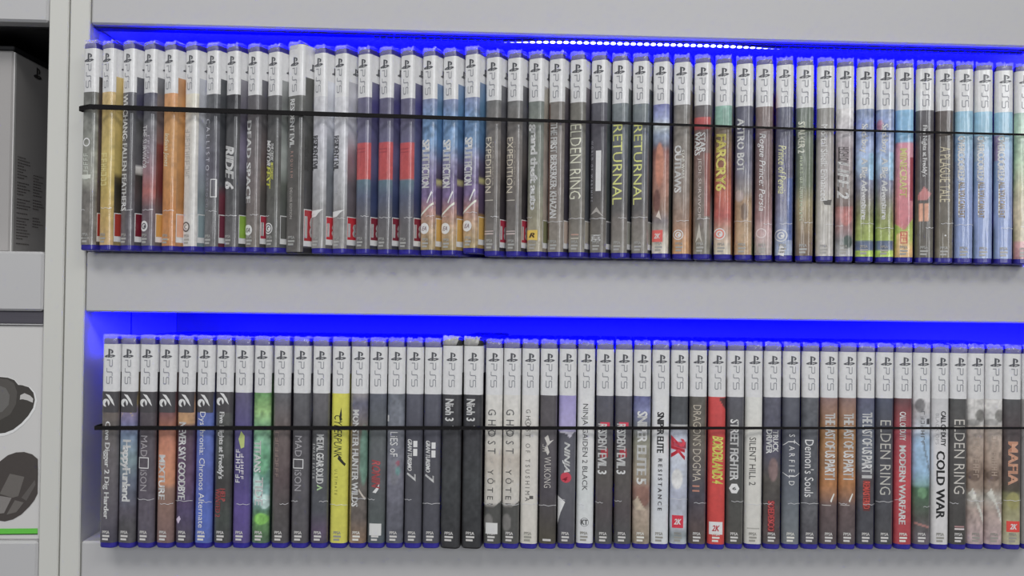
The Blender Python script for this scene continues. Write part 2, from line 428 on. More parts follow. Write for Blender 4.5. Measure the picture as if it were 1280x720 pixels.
def glyph_bars(s0, s1, z0, z1, seed, cell=.0042):
    """lettering too small to read: little strokes set in a row"""
    rnd = random.Random(seed); P = []; z = z0
    while z > z1 + cell*.5:
        c = cell * rnd.uniform(.75, 1.15); a, b = z, z - c*.72
        th = c*.17
        ch = rnd.randint(0, 4)
        if ch in (0, 1, 3): P.append([(s0, a), (s1, a), (s1, a-th), (s0, a-th)])
        if ch in (1, 2, 4): P.append([(s0, b+th), (s1, b+th), (s1, b), (s0, b)])
        ds = (s1-s0)*.16
        if ch in (0, 2, 3): P.append([(s1-ds, a), (s1, a), (s1, b), (s1-ds, b)])
        if ch in (0, 1, 4): m = (s0+s1)/2; P.append([(m-ds/2, a), (m+ds/2, a), (m+ds/2, b), (m-ds/2, b)])
        if ch in (2, 4): P.append([(s0, a), (s0+ds, a), (s0+ds, b), (s0, b)])
        z -= c
    return P
def circle(s, z, r, t, n=24, r2=None):
    o = [(s + r/t*cos(2*pi*k/n), z + r*sin(2*pi*k/n)) for k in range(n)]
    if r2 is None: return [o]
    i = [(s + r2/t*cos(2*pi*k/n), z + r2*sin(2*pi*k/n)) for k in range(n)]
    return [[o[k], o[(k+1) % n], i[(k+1) % n], i[k]] for k in range(n)]
# ------------------------------------------------------------------ the cases: what is printed on each
# l label; a art down the spine (height in the picture : colour); t lettering (text, from, to, colour, size, centre, style)
# m marks; c art on the front cover edge; r rating box; n unevenness of the art; w thickness
UP_X = [-331.1, -316.0, -299.2, -282.4, -265.8, -248.6, -231.5, -215.1, -197.9, -181.4, -164.7, -143.9, -126.7, -107.7, -89.8, -72.2, -54.0, -36.8, -18.9, -1.1, 16.8, 34.6, 51.9, 69.5, 87.4, 105.0, 122.4, 139.8, 157.2, 174.8, 192.6, 210.2, 227.4, 244.8, 262.2, 279.9, 296.8, 314.3, 331.7, 348.5, 366.1, 383.3, 400.3, 417.3, 435.1, 452.4]
LO_X = [-309.1, -294.7, -279.2, -263.6, -248.4, -233.1, -217.6, -202.6, -187.1, -171.1, -155.1, -139.3, -123.4, -107.8, -92.8, -77.9, -62.7, -47.6, -33.2, -16.1, 2.5, 17.3, 32.6, 48.0, 63.7, 79.3, 94.8, 110.8, 125.9, 141.7, 157.4, 173.1, 189.0, 204.6, 220.2, 236.1, 252.0, 268.4, 284.5, 300.2, 315.8, 332.0, 347.9, 363.8, 379.5, 395.4, 410.8, 425.7, 442.2, 457.8]
PEGI = 'a01c28'
UPPER = [
 dict(l='grey green game case with pale swirl emblem, at left end of the upper row', a='114:5b5b58 150:72736e 185:7c7d76 225:84847c 240:63605c 312:6e6a66', n=.35,
      m=[('ring', 176, .45, 3.6, 2.6, 'c4c8c0'), ('bars', 190, 225, .25, .6, 'a2a69e', 3), ('rect', 217, 222, .1, .8, 'aeb0a8'), ('rect', 296, 298, .2, .75, '9a9894')], c='85:4a4848 140:4c4446 200:544a4c 312:443e3c', r=('8c2a20', '')),
 dict(l='gold game case with a dark patch on its cover edge', a='114:b39a6a 150:a89256 190:b09c5c 230:a9944e 280:a58a52 312:b2946a', n=.22,
      m=[('bars', 190, 235, .2, .7, 'c0ab72', 4)], c='85:b09a62 170:a8924e 215:a08e4a 219:4a4026 232:2c281e 270:3c3424 312:8c7a4c', r=('8c2a20', '')),
 dict(l='dark grey game case with long white capital lettering, right of the gold case', a='114:56565c 150:4c4c50 230:504e50 312:56525a', n=.22,
      t=[('WUCHANG: FALLEN FEATHERS', 116, 263, 'dcdcd8', .34, .40, 'b')], c='85:55575a 130:3a3852 150:4a4a4a 205:46464a 207:b4b4b2 214:a4a49e 216:2e2e2a 312:46424a', r=('5c1020', '')),
 dict(l='slate game case fading to dull red, with a round white badge near its foot', a='114:50505f 150:6a6a6e 185:736a72 215:84646a 238:a0605c 258:64545a 312:5e5c62', n=.25,
      t=[('THE SURVIVOR', 155, 210, 'b8b4b8', .42, .32, 'n')], m=[('bars', 168, 205, .58, .75, 'a09aa2', 5), ('disc', 282, .42, 4.4, 'd8d8d6'), ('ring', 282, .42, 2.6, 1.7, '4c4c50'), ('rect', 281, 284, .4, .62, '4c4c50')], c='85:5a5c60 150:544e52 176:64484a 178:5c2a2c 235:5a2226 262:4c4246 312:504c4e', r=('a87f3c', '')),
 dict(l='orange game case with pale script lettering, right of the slate and red one', a='117:b98558 160:b58652 220:ad7c4a 260:a8703e 312:b07848', n=.2,
      t=[('Indiana Jones', 165, 207, 'dcc49c', .40, .38, 'i')], m=[('rect', 298, 300, .2, .8, 'c49a6c')], c='88:a87a52 160:a2743f 250:9a6a36 312:a06e44', r=('c08a70', '')),
 dict(l='off white game case with small grey lettering and a round dark badge', a='117:c2bcae 160:b6b3ae 230:b4b2ae 312:b6b4b2', n=.1,
      m=[('bars', 160, 226, .2, .62, '8c8a86', 6), ('disc', 283, .42, 4.2, '4e4a48'), ('ring', 283, .42, 2.9, 2.0, 'b4b0ac'), ('rect', 281, 285, .36, .58, 'b4b0ac')], c='88:a0a2aa 150:a6a8ae 200:8f93a0 240:7a8488 312:6a7c82', r=('6f7f84', '')),
 dict(l='dark grey game case with spaced thin lettering, right of the off white one', a='118:4e5054 160:56565c 210:54525c 260:5c5c5e 312:605e60', n=.25,
      t=[('CALLISTO', 147, 212, 'a4a4ac', .30, .35, 'nw'), ('PROTOCOL', 216, 264, '787882', .2, .35, 'nw')], m=[('frame', 223, 246, .62, .97, 'c8c8ca')], c='88:45484c 160:3c3e42 230:38383c 245:5c2834 312:5a2432', r=('5c2434', '')),
 dict(l='charcoal game case with large bold slanted white lettering', a='119:36363a 170:4a4a4c 240:4c4c4e 312:5c5a5c', n=.2,
      t=[('RIDE 6', 180, 236, 'e8e8e8', .60, .42, 'hi')], c='90:7c7a82 150:4a4654 185:6a6478 205:5c5868 240:3e3e42 312:3a3c38', r=('6c8c2a', '')),
 dict(l='brown grey game case with wide white capitals, left of the yellow green lettered one', a='120:565458 160:5c585a 230:6a6262 312:6a645e', n=.2,
      t=[('DEAD SPACE', 149, 253, 'cac8ca', .40, .32, 'b')], m=[('disc', 287, .38, 4.4, 'dededa'), ('glyph', 'EA', 287, .38, 4.8, '56524e', 'bi')], c='90:54545c 150:4c4a4c 215:5a4a48 240:44403e 312:403c3a', r=('8e2436', '18')),
 dict(l='dark game case with white and yellow green slanted lettering', a='120:5a5a5c 170:4c4c4c 230:50504c 312:5c5c5a', n=.22,
      t=[('MOTOR', 173, 206, 'e0e0dc', .40, .28, 'bi'), ('FEST', 206, 235, 'c4cc3c', .42, .28, 'bi'), ('THE CREW', 178, 200, 'd4d4d0', .2, .6, 'bi'), ('MOTORFEST', 202, 224, 'c0c84a', .2, .6, 'bi')],
      m=[('ring', 285, .38, 4.6, 3.7, 'd6d6d4'), ('ring', 285, .38, 2.7, 1.7, 'd6d6d4'), ('rect', 284, 287, .36, .56, 'd6d6d4')], c='92:8a8c8c 150:5c605e 200:9aa09c 230:50544e 312:46484a', r=('50504e', '')),
 dict(l='thick dark grey boxed game with a large red rating box, tallest of the upper row', w=.0170, h=.1725, nob=1, a='117:5e5f5c 150:4e4e4e 220:504e4c 312:595654', n=.18,
      t=[('RESIDENT EVIL', 122, 183, 'd8d8d6', .30, .42, 'bc'), ('REQUIEM', 188, 221, '9c7c74', .18, .42, 'nw'), ('DELUXE EDITION', 234, 273, '9a9692', .16, .42, 'n')], c='75:50504c 140:454644 175:3c3c3a 312:38363a', r=('8c2028', '18'), big=1),
 dict(l='pale grey game case with dark narrow lettering, left of a matching pair', a='122:b4b4b8 160:a8a8b0 215:a4a4a8 250:8e8e90 265:7e7c7c 312:7e7c7a', n=.18,
      t=[('RESIDENT EVIL', 168, 212, '48484c', .42, .36, 'bc'), ('REQUIEM', 216, 240, '8c8c90', .3, .36, 'n')], m=[('poly', [(.1, 263), (.95, 261), (.5, 270), (.05, 272)], 'c0c0be')], c='90:b0b2b8 160:a0a2aa 190:6c7078 230:5a5e64 312:504c4e', r=(PEGI, '18')),
 dict(l='pale grey game case with dark narrow lettering, right of a matching pair', a='122:b6b6ba 160:b0b0b6 215:a6a6aa 250:8e8e90 265:7e7c7c 312:7e7c7a', n=.18,
      t=[('RESIDENT EVIL', 168, 212, '4c4c50', .42, .36, 'bc'), ('REQUIEM', 216, 240, '94949a', .3, .36, 'n')], m=[('poly', [(.1, 264), (.95, 262), (.5, 270), (.05, 272)], 'c0c0be')], c='90:b0b0b6 160:a4a4ac 195:7a6a72 230:5c545a 312:504c4e', r=(PEGI, '18')),
]
def slate_red(l):
    return dict(l=l, a='123:5a5870 160:605e74 177:5c5a74 177:a8484c 223:a84848 224:566c78 245:50566a 275:5a585c 312:5e5c5c', n=.14,
      m=[('rect', 184, 185.5, .1, .8, '8c3c42'), ('rect', 188, 189.5, .1, .8, '8c3c42')], c='92:5a5a70 130:3a3668 160:4c4a6c 215:40486a 250:303a5c 312:3a3a40', r=('6c1c2c', '18'))
UPPER += [slate_red('slate game case with a red block on its spine, leftmost of three alike'), slate_red('slate game case with a red block on its spine, middle of three alike'), slate_red('slate game case with a red block on its spine, rightmost of three alike')]
def blue_purple(l):
    return dict(l=l, a='122:727a98 150:6a88ac 180:6a86a8 200:7c7a98 220:645a7c 245:6c5c80 262:94706c 285:a08468 312:8c7c58', n=.42,
      t=[('SPLIT', 173, 203, 'c2c6d8', .46, .40, 'hc'), ('FICTION', 204, 234, 'd0c6d0', .46, .40, 'hc')], m=[('poly', [(.05, 268), (.95, 252), (.95, 255), (.05, 271)], 'd8c0a8'), ('poly', [(.55, 252), (.85, 238), (.9, 240), (.6, 254)], 'c4b4cc'), ('disc', 285, .40, 4.6, 'dcd6d8'), ('glyph', 'EA', 285, .40, 4.8, '7c6c70', 'bi')],
      c='92:6c7c98 135:4c7090 180:44668c 205:4c4660 222:3c3448 224:a09a68 230:948c64 232:4a3c5c 268:4a3c50 270:8c6a3c 312:907640', r=('a8843c', ''))
UPPER += [blue_purple('blue and purple game case with gold foot, leftmost of three alike'), blue_purple('blue and purple game case with gold foot, middle of three alike'), blue_purple('blue and purple game case with gold foot, rightmost of three alike and standing slightly taller')]
UPPER[-1]['dz'] = .0021
def brown_num(l):
    return dict(l=l, a='124:626262 160:6a6664 220:645e5a 260:5e5a58 312:6a6662', n=.2,
      t=[('EXPEDITION', 170, 240, 'b0a898', .44, .32, 'n'), ('CLAIR OBSCUR', 176, 232, '8a847c', .12, .66, 'n')], m=[('rect', 249, 250, .1, .7, 'a49e94'), ('rect', 288, 289, .1, .75, 'a89a98'), ('rect', 291, 292.5, .1, .75, 'a89a98')], c='95:5a5a5e 140:54545a 200:4c4644 230:302c2e 312:2e2a32', r=('8e2036', '18'))
UPPER += [brown_num('taupe game case with beige capitals, left of a matching pair'), brown_num('taupe game case with beige capitals, right of a matching pair')]
UPPER += [
 dict(l='grey green game case with dense white block lettering and an orange badge at its foot', a='128:6a706c 160:727670 220:6c7068 270:807c6a 312:928a78', n=.2,
      t=[('grand theft auto', 153, 262, 'dcdcd8', .50, .40, 'bc')], m=[('box', 287, 300, .08, .80, 'd89a3c'), ('glyph', 'R', 293.5, .44, 5.2, '3c2c1c', 'bi')], c='95:a09c92 160:8c847a 200:9c9088 312:8c8274', r=('6a6a4c', '')),
 dict(l='brown grey game case with a red brown edge and long white capitals', a='127:6c6864 160:706a66 230:6c6460 312:7a746c', n=.2, blobs=[('r', .0, .16, 128, 300, '4a2c24')],
      t=[('THE FIRST BERSERKER: KHAZAN', 152, 272, 'd6d2cc', .36, .40, 'b')], c='97:585454 150:464048 230:3c3844 312:302c30', r=('9c8c80', '')),
 dict(l='grey game case with tall beige lettering, left of the one with white upright bar', a='129:66645f 160:6a6862 220:6c6a64 275:68645e 312:7a766e', n=.2,
      t=[('ELDEN RING', 154, 248, 'bcb8a4', .58, .42, 't')], m=[('rect', 292, 293.5, .25, .75, '9c7c70'), ('rect', 297, 298, .25, .75, 'b0aca0')], c='97:6a6468 150:4c4a54 230:4c5054 312:44444c', r=('8a8478', '')),
 dict(l='charcoal game case with a white upright bar and a column of tiny letters', a='129:54545c 160:4c4a52 230:4a484a 275:5c5854 312:6c6862', n=.18,
      t=[('WORLD OF WARSHIPS', 174, 251, '9c9ca4', .15, .16, 'nw'), ('KOEI', 293, 301, 'c8c8c4', .5, .45, 'b')], m=[('box', 187, 238, .42, .76, 'c8c8c6'), ('poly', [(.1, 268), (.5, 258), (.9, 270), (.5, 264)], '8c8884')], c='97:5c5e62 160:4c5456 230:3c4444 312:38383c', r=('46484c', '')),
]
def lime(l):
    return dict(l=l, a='128:6e7678 155:62686e 200:54565c 262:5c5a5a 275:706a66 312:76726c', n=.2, t=[('RETURNAL', 154, 255, 'b4ba6a', .48, .42, 'n')], c='98:5c605e 160:4c5458 250:34383c 312:30323a', r=('7c7c74', ''))
UPPER += [lime('grey game case with yellow green capitals, left of a matching pair'), lime('grey game case with yellow green capitals, right of a matching pair')]
UPPER += [
 dict(l='game case with lilac sky art over a red figure and a red badge', a='130:6c70a0 145:8c94b8 157:b4bccc 168:8c98b0 180:5c5c68 188:7c5450 230:9c7264 262:846a5c 275:70686a 302:b0a89c 318:b8b2a6', n=.3,
      blobs=[('e', .5, 205, .3, 30, 'a8705c'), ('e', .35, 250, .25, 16, '6c4a44')], m=[('box', 287, 302, .06, .74, 'c4504c'), ('glyph', '2K', 294.5, .4, 5.6, 'dcb0ac', 'bi'), ('poly', [(.3, 270), (.5, 262), (.65, 275), (.5, 272)], 'b4a8a0')], c='100:4a4c58 150:3a3c60 200:48403c 312:384038', r=None),
 dict(l='brown grey game case with white lettering, orange at its foot', a='130:6a6866 170:76706a 240:80746c 275:8a7264 287:a07c66 312:b08458', n=.28,
      t=[('OUTLAWS', 180, 240, 'd8d4ce', .44, .36, 'bc'), ('STAR WARS', 186, 222, 'b8b4ae', .16, .68, 'b')], m=[('ring', 293, .42, 4.3, 3.5, 'd8ccc4'), ('ring', 293, .42, 2.5, 1.6, 'd8ccc4'), ('rect', 292, 295, .4, .6, 'd8ccc4')], c='100:7c7468 170:645c50 230:7c6a58 275:a06c4c 312:a87448', r=None),
 dict(l='red brown game case with a red block and stacked white lettering', a='132:5a5658 145:5a5054 145:a44a48 160:94444a 161:64504e 190:6c5450 230:70625c 275:6a625c 312:747066', n=.25, blobs=[('r', .7, 1, 190, 270, '7c4a44')],
      t=[('STAR', 164, 190, 'd4d0cc', .32, .58, 'b'), ('WARS', 163, 193, 'd4d0cc', .32, .26, 'b'), ('JEDI: SURVIVOR', 196, 273, 'a49c98', .24, .40, 'n')], m=[('poly', [(.2, 303), (.42, 278), (.6, 303), (.42, 296)], '9c9890')], c='102:8c8c90 170:60504c 240:5c4240 288:b0b0a8 312:50504e', r=None),
 dict(l='game case with teal top, gold bold lettering and red lower part', a='132:74988c 156:74988a 157:5c544c 170:6a5a48 215:84503c 245:a45848 270:a0504c 285:a07868 312:b4aa98', n=.28,
      t=[('FARCRY6', 166, 238, 'd8ac54', .54, .40, 'bc')], m=[('disc', 292, .38, 4.9, 'c06c60'), ('ring', 292, .38, 4.9, 4.0, 'e0dcd8'), ('ring', 292, .38, 2.7, 1.6, 'e0dcd8'), ('rect', 291, 294, .36, .56, 'e0dcd8')], c='102:8a8e8c 150:787c78 160:54484a 220:6a4450 270:80423c 312:9c7048', r=None),
 dict(l='navy game case with rounded white capitals and a tan lower half', a='132:4c4c5c 170:5a5a6a 215:6c6a78 238:807874 250:92785f 312:a48a6c', n=.26,
      t=[('ASTRO BOT', 146, 214, 'd6d6dc', .44, .36, 'b')], blobs=[('e', .6, 264, .25, 12, '6a5648'), ('e', .3, 244, .3, 8, '9a8c88')], c='102:8a8c90 150:4c4c5c 230:5a5464 275:80706c 312:5a6a40', r=None),
 dict(l='maroon brown game case with white script lettering and pink foot', a='132:6c5f5c 170:6c5c5e 230:6c5654 270:8c6c6c 290:a88c8c 312:9c908c', n=.25,
      t=[('Rogue Prince: Persia', 165, 263, 'dcd6d2', .42, .38, 'i')], m=[('ring', 291, .42, 4.2, 3.3, 'c4a8a8')], c='105:8a4448 150:7c3c40 160:5a4248 312:54443f', r=None),
 dict(l='navy game case with gold script lettering and a white ring badge', a='135:4e5062 170:525264 230:5c5a72 262:6e6e84 290:7c84a0 312:8c98b0', n=.28,
      t=[('Prince of Persia', 180, 241, 'c6bc84', .40, .40, 'i')], m=[('ring', 294, .38, 5.2, 4.4, 'dcdce0'), ('ring', 294, .38, 2.9, 2.0, 'dcdce0'), ('rect', 293, 296, .36, .56, 'dcdce0'), ('poly', [(.2, 318), (.35, 304), (.6, 310), (.55, 320)], 'c0c8d4')], blobs=[('r', .75, 1, 222, 300, '4c5c8c')], c='105:7c7c88 150:5a5c74 230:48588c 312:4c5c84', r=None),
 dict(l='olive green game case with a column of pale lettering, tan towards its foot', a='135:5c645c 170:5c6458 230:5a6250 256:8c8060 290:7c6a54 312:6c5c50', n=.22,
      t=[('STALKER 2', 150, 190, 'b4bca8', .40, .34, 'b'), ('HEART OF CHORNOBYL', 194, 276, 'a4ac94', .18, .34, 'bw')], c='105:8c908c 150:6a7068 230:48584a 312:8a7c5c', r=None),
 dict(l='warm grey game case with long pale thin lettering', a='136:7c7a76 170:8a8684 230:948e8c 256:a09c94 312:a4a09c', n=.16,
      t=[('Mortal Shell: Enhanced', 154, 250, 'bcbab8', .34, .45, 'n')], m=[('poly', [(.4, 250), (.9, 249), (.85, 256), (.5, 255)], '4c4a48')], c='106:a4a4a4 312:8c8884', r=None),
 dict(l='white grey game case with dark graffiti lettering and a red face near its foot', a='136:bab8b8 160:a8a4a8 185:8a8084 240:7c7470 257:6c5c58 258:946460 285:8a6c6c 300:6a6a6c 318:a4a4a4', n=.35,
      t=[('HIGH ON', 182, 204, '3c3838', .5, .45, 'i'), ('LIFE 2', 200, 248, 'cfc8b8', .58, .40, 'bi')], blobs=[('e', .6, 270, .35, 13, 'a06460'), ('e', .7, 302, .28, 9, '44504c')], m=[('frame', 182, 247, .16, .2, '3c3838')], c='107:b4b4b8 200:8c8886 270:6a5a5a 312:7c7c7c', r=None),
]
def sky(l, tint):
    return dict(l=l, a='138:7482a0 155:7c8cb4 185:8a98b8 205:8ca4bc 225:70748c 248:74706c 270:787c50 300:8c9c4c 301:505c74 312:5a6480 313:98b04c 320:a0b854', n=.4, blobs=[('e', .2, 155, .2, 8, tint), ('r', .72, 1, 190, 224, '84a8d0')],
      t=[('Sackboy', 153, 190, 'e0e4dc', .42, .42, 'b'), ('A Big Adventure', 196, 274, 'dce4d0', .40, .42, 'b')], c='107:8c94a4 160:5c6c9c 230:70907c 312:7c9c44', r=None)
UPPER += [sky('blue sky over green landscape game case with white lettering, left of a matching pair', '6c7aa8'), sky('blue sky over green landscape game case with white lettering, right of a matching pair', '9c6c84')]
UPPER += [
 dict(l='game case with sky blue top, pink middle and green and orange foot', a='140:78a4c4 176:74a0c0 177:b07484 200:b8808c 240:b8747c 280:b46c74 290:ac7c64 300:9ca050 312:c49c64', n=.22,
      blobs=[('p', [(.0, 279), (.5, 288), (1, 272), (1, 300), (.0, 300)], '94a04c'), ('r', .78, 1, 195, 250, '8a3844'), ('p', [(.1, 292), (.7, 288), (.7, 328), (.1, 328)], 'c8a070')],
      t=[('MINECRAFT', 184, 246, 'c8b078', .36, .42, 'b')], m=[('frame', 289, 304, .28, .68, 'a45048'), ('bars', 291, 302, .33, .62, 'b06050', 9)], c='108:a4c0d0 170:88b0cc 180:b07884 312:98a850', r=None),
 dict(l='dark game case with small white lettering and a pink shape low down', a='142:4e4c50 170:4c484a 230:4e4a4a 312:5a564f', n=.2,
      t=[("Five Nights at Freddy's", 155, 220, 'ccc8c4', .30, .45, 'b')], blobs=[('p', [(.15, 242), (.45, 232), (.85, 242), (.6, 250), (.1, 250)], 'a86c6c'), ('r', .2, .4, 253, 276, 'c08c74'), ('r', .5, .72, 253, 276, 'c08c74')], c='108:b8b4b4 140:5c585c 312:4a3c3c', r=None),
 dict(l='dark brown game case with dull beige narrow lettering', a='138:504846 170:504a46 230:544e48 312:6a6458', n=.25,
      t=[('A PLAGUE TALE', 182, 252, 'a49c84', .5, .5, 'n')], m=[('disc', 294, .55, .7, 'd4d0c8')], c='108:44423f 150:5c5856 312:3c3430', r=None),
]
def cook(l, c):
    return dict(l=l, a='141:7ea6bc 165:82a8bc 200:8094b4 250:7c8cb4 312:7c8cb4', n=.12, blobs=[('r', .0, .25, 168, 200, c)],
      t=[('OVERCOOKED!', 168, 225, 'dcd2c0', .38, .32, 'hc'), ('ALL YOU CAN EAT', 226, 272, '8c7c64', .34, .36, 'b')], m=[('poly', [(.18, 228), (.24, 228), (.24, 268), (.18, 268)], 'd0c8b0')], c='112:b8c4cc 165:b4c8d8 170:5a8090 225:4c7c80 275:cfd8dc 285:304840 312:5a7050', r=None)
UPPER += [cook('light blue game case with cream and brown lettering, leftmost of three alike', '7c9cc0'), cook('light blue game case with cream and brown lettering, middle of three alike', '8c98a8'), cook('light blue game case with cream and brown lettering, rightmost of three alike', '8c7c9c'),
 dict(l='pale green game case fading to beige and pink, at right end of upper row', a='142:8ea89a 200:9cb094 235:a8a488 262:b0a48c 300:a89c80 303:b88c8c 330:9c6c74', n=.3, t=[], c='112:b4b8b0 312:9c8c7c', r=None)]

def leaf(y=503): return [('rect', 491, 517, .02, .98, '3e3c3f'), ('disc', y+2, .34, 3.2, 'd4d4d4'), ('poly', [(.3, y-9), (.55, y-8), (.75, y-2), (.85, y+6), (.66, y+1), (.5, y-4)], 'd4d4d4'), ('poly', [(.28, y+3), (.4, y-1), (.5, y+6), (.4, y+9)], '3e3c3f')]
LOWER = [
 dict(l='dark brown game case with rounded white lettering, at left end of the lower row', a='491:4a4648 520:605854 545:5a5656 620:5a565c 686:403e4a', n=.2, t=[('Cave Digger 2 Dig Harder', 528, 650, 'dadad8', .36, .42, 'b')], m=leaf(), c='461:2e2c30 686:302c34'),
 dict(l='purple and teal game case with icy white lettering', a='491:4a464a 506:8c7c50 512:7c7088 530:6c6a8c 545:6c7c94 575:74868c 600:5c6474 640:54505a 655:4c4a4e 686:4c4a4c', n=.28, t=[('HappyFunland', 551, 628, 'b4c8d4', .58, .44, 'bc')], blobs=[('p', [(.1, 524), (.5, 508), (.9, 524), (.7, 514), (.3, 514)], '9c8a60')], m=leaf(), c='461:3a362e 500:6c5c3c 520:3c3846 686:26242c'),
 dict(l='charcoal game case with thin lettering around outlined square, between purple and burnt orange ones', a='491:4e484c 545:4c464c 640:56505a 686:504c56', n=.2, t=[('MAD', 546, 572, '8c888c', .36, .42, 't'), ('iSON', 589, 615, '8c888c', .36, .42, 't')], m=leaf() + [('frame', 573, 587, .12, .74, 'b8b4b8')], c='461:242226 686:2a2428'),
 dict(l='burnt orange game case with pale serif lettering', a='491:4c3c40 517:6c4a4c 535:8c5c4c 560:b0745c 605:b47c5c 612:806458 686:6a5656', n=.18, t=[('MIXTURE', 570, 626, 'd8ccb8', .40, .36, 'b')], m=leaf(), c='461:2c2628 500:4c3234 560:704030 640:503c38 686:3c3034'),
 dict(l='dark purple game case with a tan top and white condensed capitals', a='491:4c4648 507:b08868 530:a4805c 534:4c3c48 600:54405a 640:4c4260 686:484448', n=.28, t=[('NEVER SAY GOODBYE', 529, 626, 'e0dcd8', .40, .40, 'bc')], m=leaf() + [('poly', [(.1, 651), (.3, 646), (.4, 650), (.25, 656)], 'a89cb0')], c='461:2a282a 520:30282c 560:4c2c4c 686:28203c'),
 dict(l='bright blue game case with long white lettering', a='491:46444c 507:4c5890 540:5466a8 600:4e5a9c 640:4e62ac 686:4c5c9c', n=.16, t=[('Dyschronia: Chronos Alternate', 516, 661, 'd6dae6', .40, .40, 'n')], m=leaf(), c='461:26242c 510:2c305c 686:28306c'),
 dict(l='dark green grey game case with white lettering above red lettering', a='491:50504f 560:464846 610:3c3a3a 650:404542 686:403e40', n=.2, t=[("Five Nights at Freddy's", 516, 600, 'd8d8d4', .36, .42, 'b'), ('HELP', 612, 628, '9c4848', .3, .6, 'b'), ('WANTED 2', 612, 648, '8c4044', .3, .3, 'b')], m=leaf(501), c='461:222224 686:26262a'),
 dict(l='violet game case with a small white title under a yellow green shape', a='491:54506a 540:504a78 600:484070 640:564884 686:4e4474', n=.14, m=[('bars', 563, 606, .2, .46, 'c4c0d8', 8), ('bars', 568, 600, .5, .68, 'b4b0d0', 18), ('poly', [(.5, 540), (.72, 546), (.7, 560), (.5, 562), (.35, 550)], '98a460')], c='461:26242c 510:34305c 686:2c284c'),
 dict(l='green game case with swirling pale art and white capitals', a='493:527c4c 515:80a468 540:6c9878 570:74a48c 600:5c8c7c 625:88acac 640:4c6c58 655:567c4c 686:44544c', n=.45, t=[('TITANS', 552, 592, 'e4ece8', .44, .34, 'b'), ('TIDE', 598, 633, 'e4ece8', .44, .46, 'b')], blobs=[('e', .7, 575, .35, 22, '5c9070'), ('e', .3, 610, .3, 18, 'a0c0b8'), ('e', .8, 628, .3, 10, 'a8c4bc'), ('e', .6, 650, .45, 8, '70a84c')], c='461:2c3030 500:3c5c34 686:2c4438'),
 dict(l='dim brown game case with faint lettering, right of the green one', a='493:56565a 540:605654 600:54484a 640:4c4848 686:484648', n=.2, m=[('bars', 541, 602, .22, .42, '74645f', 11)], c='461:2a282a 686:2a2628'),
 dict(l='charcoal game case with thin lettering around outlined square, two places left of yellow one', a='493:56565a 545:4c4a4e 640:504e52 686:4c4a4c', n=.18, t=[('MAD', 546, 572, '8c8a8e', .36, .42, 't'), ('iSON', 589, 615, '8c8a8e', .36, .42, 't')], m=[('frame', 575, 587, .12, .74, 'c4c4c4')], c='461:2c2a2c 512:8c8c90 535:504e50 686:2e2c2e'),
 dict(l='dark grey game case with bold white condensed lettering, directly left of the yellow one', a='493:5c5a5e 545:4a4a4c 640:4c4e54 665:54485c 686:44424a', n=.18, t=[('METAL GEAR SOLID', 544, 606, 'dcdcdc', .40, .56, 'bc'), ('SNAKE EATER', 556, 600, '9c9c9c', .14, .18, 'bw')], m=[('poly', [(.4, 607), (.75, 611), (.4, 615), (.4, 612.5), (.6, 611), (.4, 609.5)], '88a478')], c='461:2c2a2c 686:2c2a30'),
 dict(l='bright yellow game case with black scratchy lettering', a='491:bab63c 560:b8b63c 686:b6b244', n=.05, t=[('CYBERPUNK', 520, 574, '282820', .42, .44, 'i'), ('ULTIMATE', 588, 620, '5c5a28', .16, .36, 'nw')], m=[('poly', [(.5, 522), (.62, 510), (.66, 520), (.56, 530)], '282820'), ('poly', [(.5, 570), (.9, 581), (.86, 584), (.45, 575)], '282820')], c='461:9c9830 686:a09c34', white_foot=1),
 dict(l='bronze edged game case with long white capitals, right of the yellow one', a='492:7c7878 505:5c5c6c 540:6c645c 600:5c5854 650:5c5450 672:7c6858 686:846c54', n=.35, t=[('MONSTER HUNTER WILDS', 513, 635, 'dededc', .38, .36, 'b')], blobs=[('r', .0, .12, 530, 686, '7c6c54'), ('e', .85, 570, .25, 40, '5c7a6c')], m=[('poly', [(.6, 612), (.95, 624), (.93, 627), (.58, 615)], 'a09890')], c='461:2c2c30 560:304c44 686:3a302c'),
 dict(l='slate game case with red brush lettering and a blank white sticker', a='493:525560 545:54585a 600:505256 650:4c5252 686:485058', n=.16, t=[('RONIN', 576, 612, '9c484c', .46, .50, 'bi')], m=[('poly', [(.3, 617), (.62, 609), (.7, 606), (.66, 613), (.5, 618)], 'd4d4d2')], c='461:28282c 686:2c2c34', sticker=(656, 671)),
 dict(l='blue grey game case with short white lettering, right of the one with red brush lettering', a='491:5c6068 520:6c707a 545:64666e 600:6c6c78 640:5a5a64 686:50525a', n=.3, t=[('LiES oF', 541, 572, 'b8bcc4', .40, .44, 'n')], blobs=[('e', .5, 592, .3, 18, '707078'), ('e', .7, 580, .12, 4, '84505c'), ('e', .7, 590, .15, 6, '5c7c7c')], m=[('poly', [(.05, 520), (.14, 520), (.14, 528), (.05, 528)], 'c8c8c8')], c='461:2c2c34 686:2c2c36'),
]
def racer(l, d):
    return dict(l=l, a='493:50515c 545:464650 600:48484e 650:484850 686:46464e', n=.12, t=[('GRAN TURISMO', 550+d, 590+d, 'd0d0d4', .26, .30, 'bic'), ('7', 592+d, 603+d, 'e4e4e6', .46, .40, 'bi')],
      m=[('poly', [(.5, 552+d), (.74, 552+d), (.74, 560+d), (.5, 560+d)], 'd4d4d6'), ('poly', [(.5, 562+d), (.74, 562+d), (.74, 571+d), (.5, 571+d)], 'd4d4d6')], c='461:24242a 686:28282e')
LOWER += [racer('dark slate game case with slanted white lettering and numeral, left of a matching pair', 0), racer('dark slate game case with slanted white lettering and numeral, right of a matching pair', 2)]
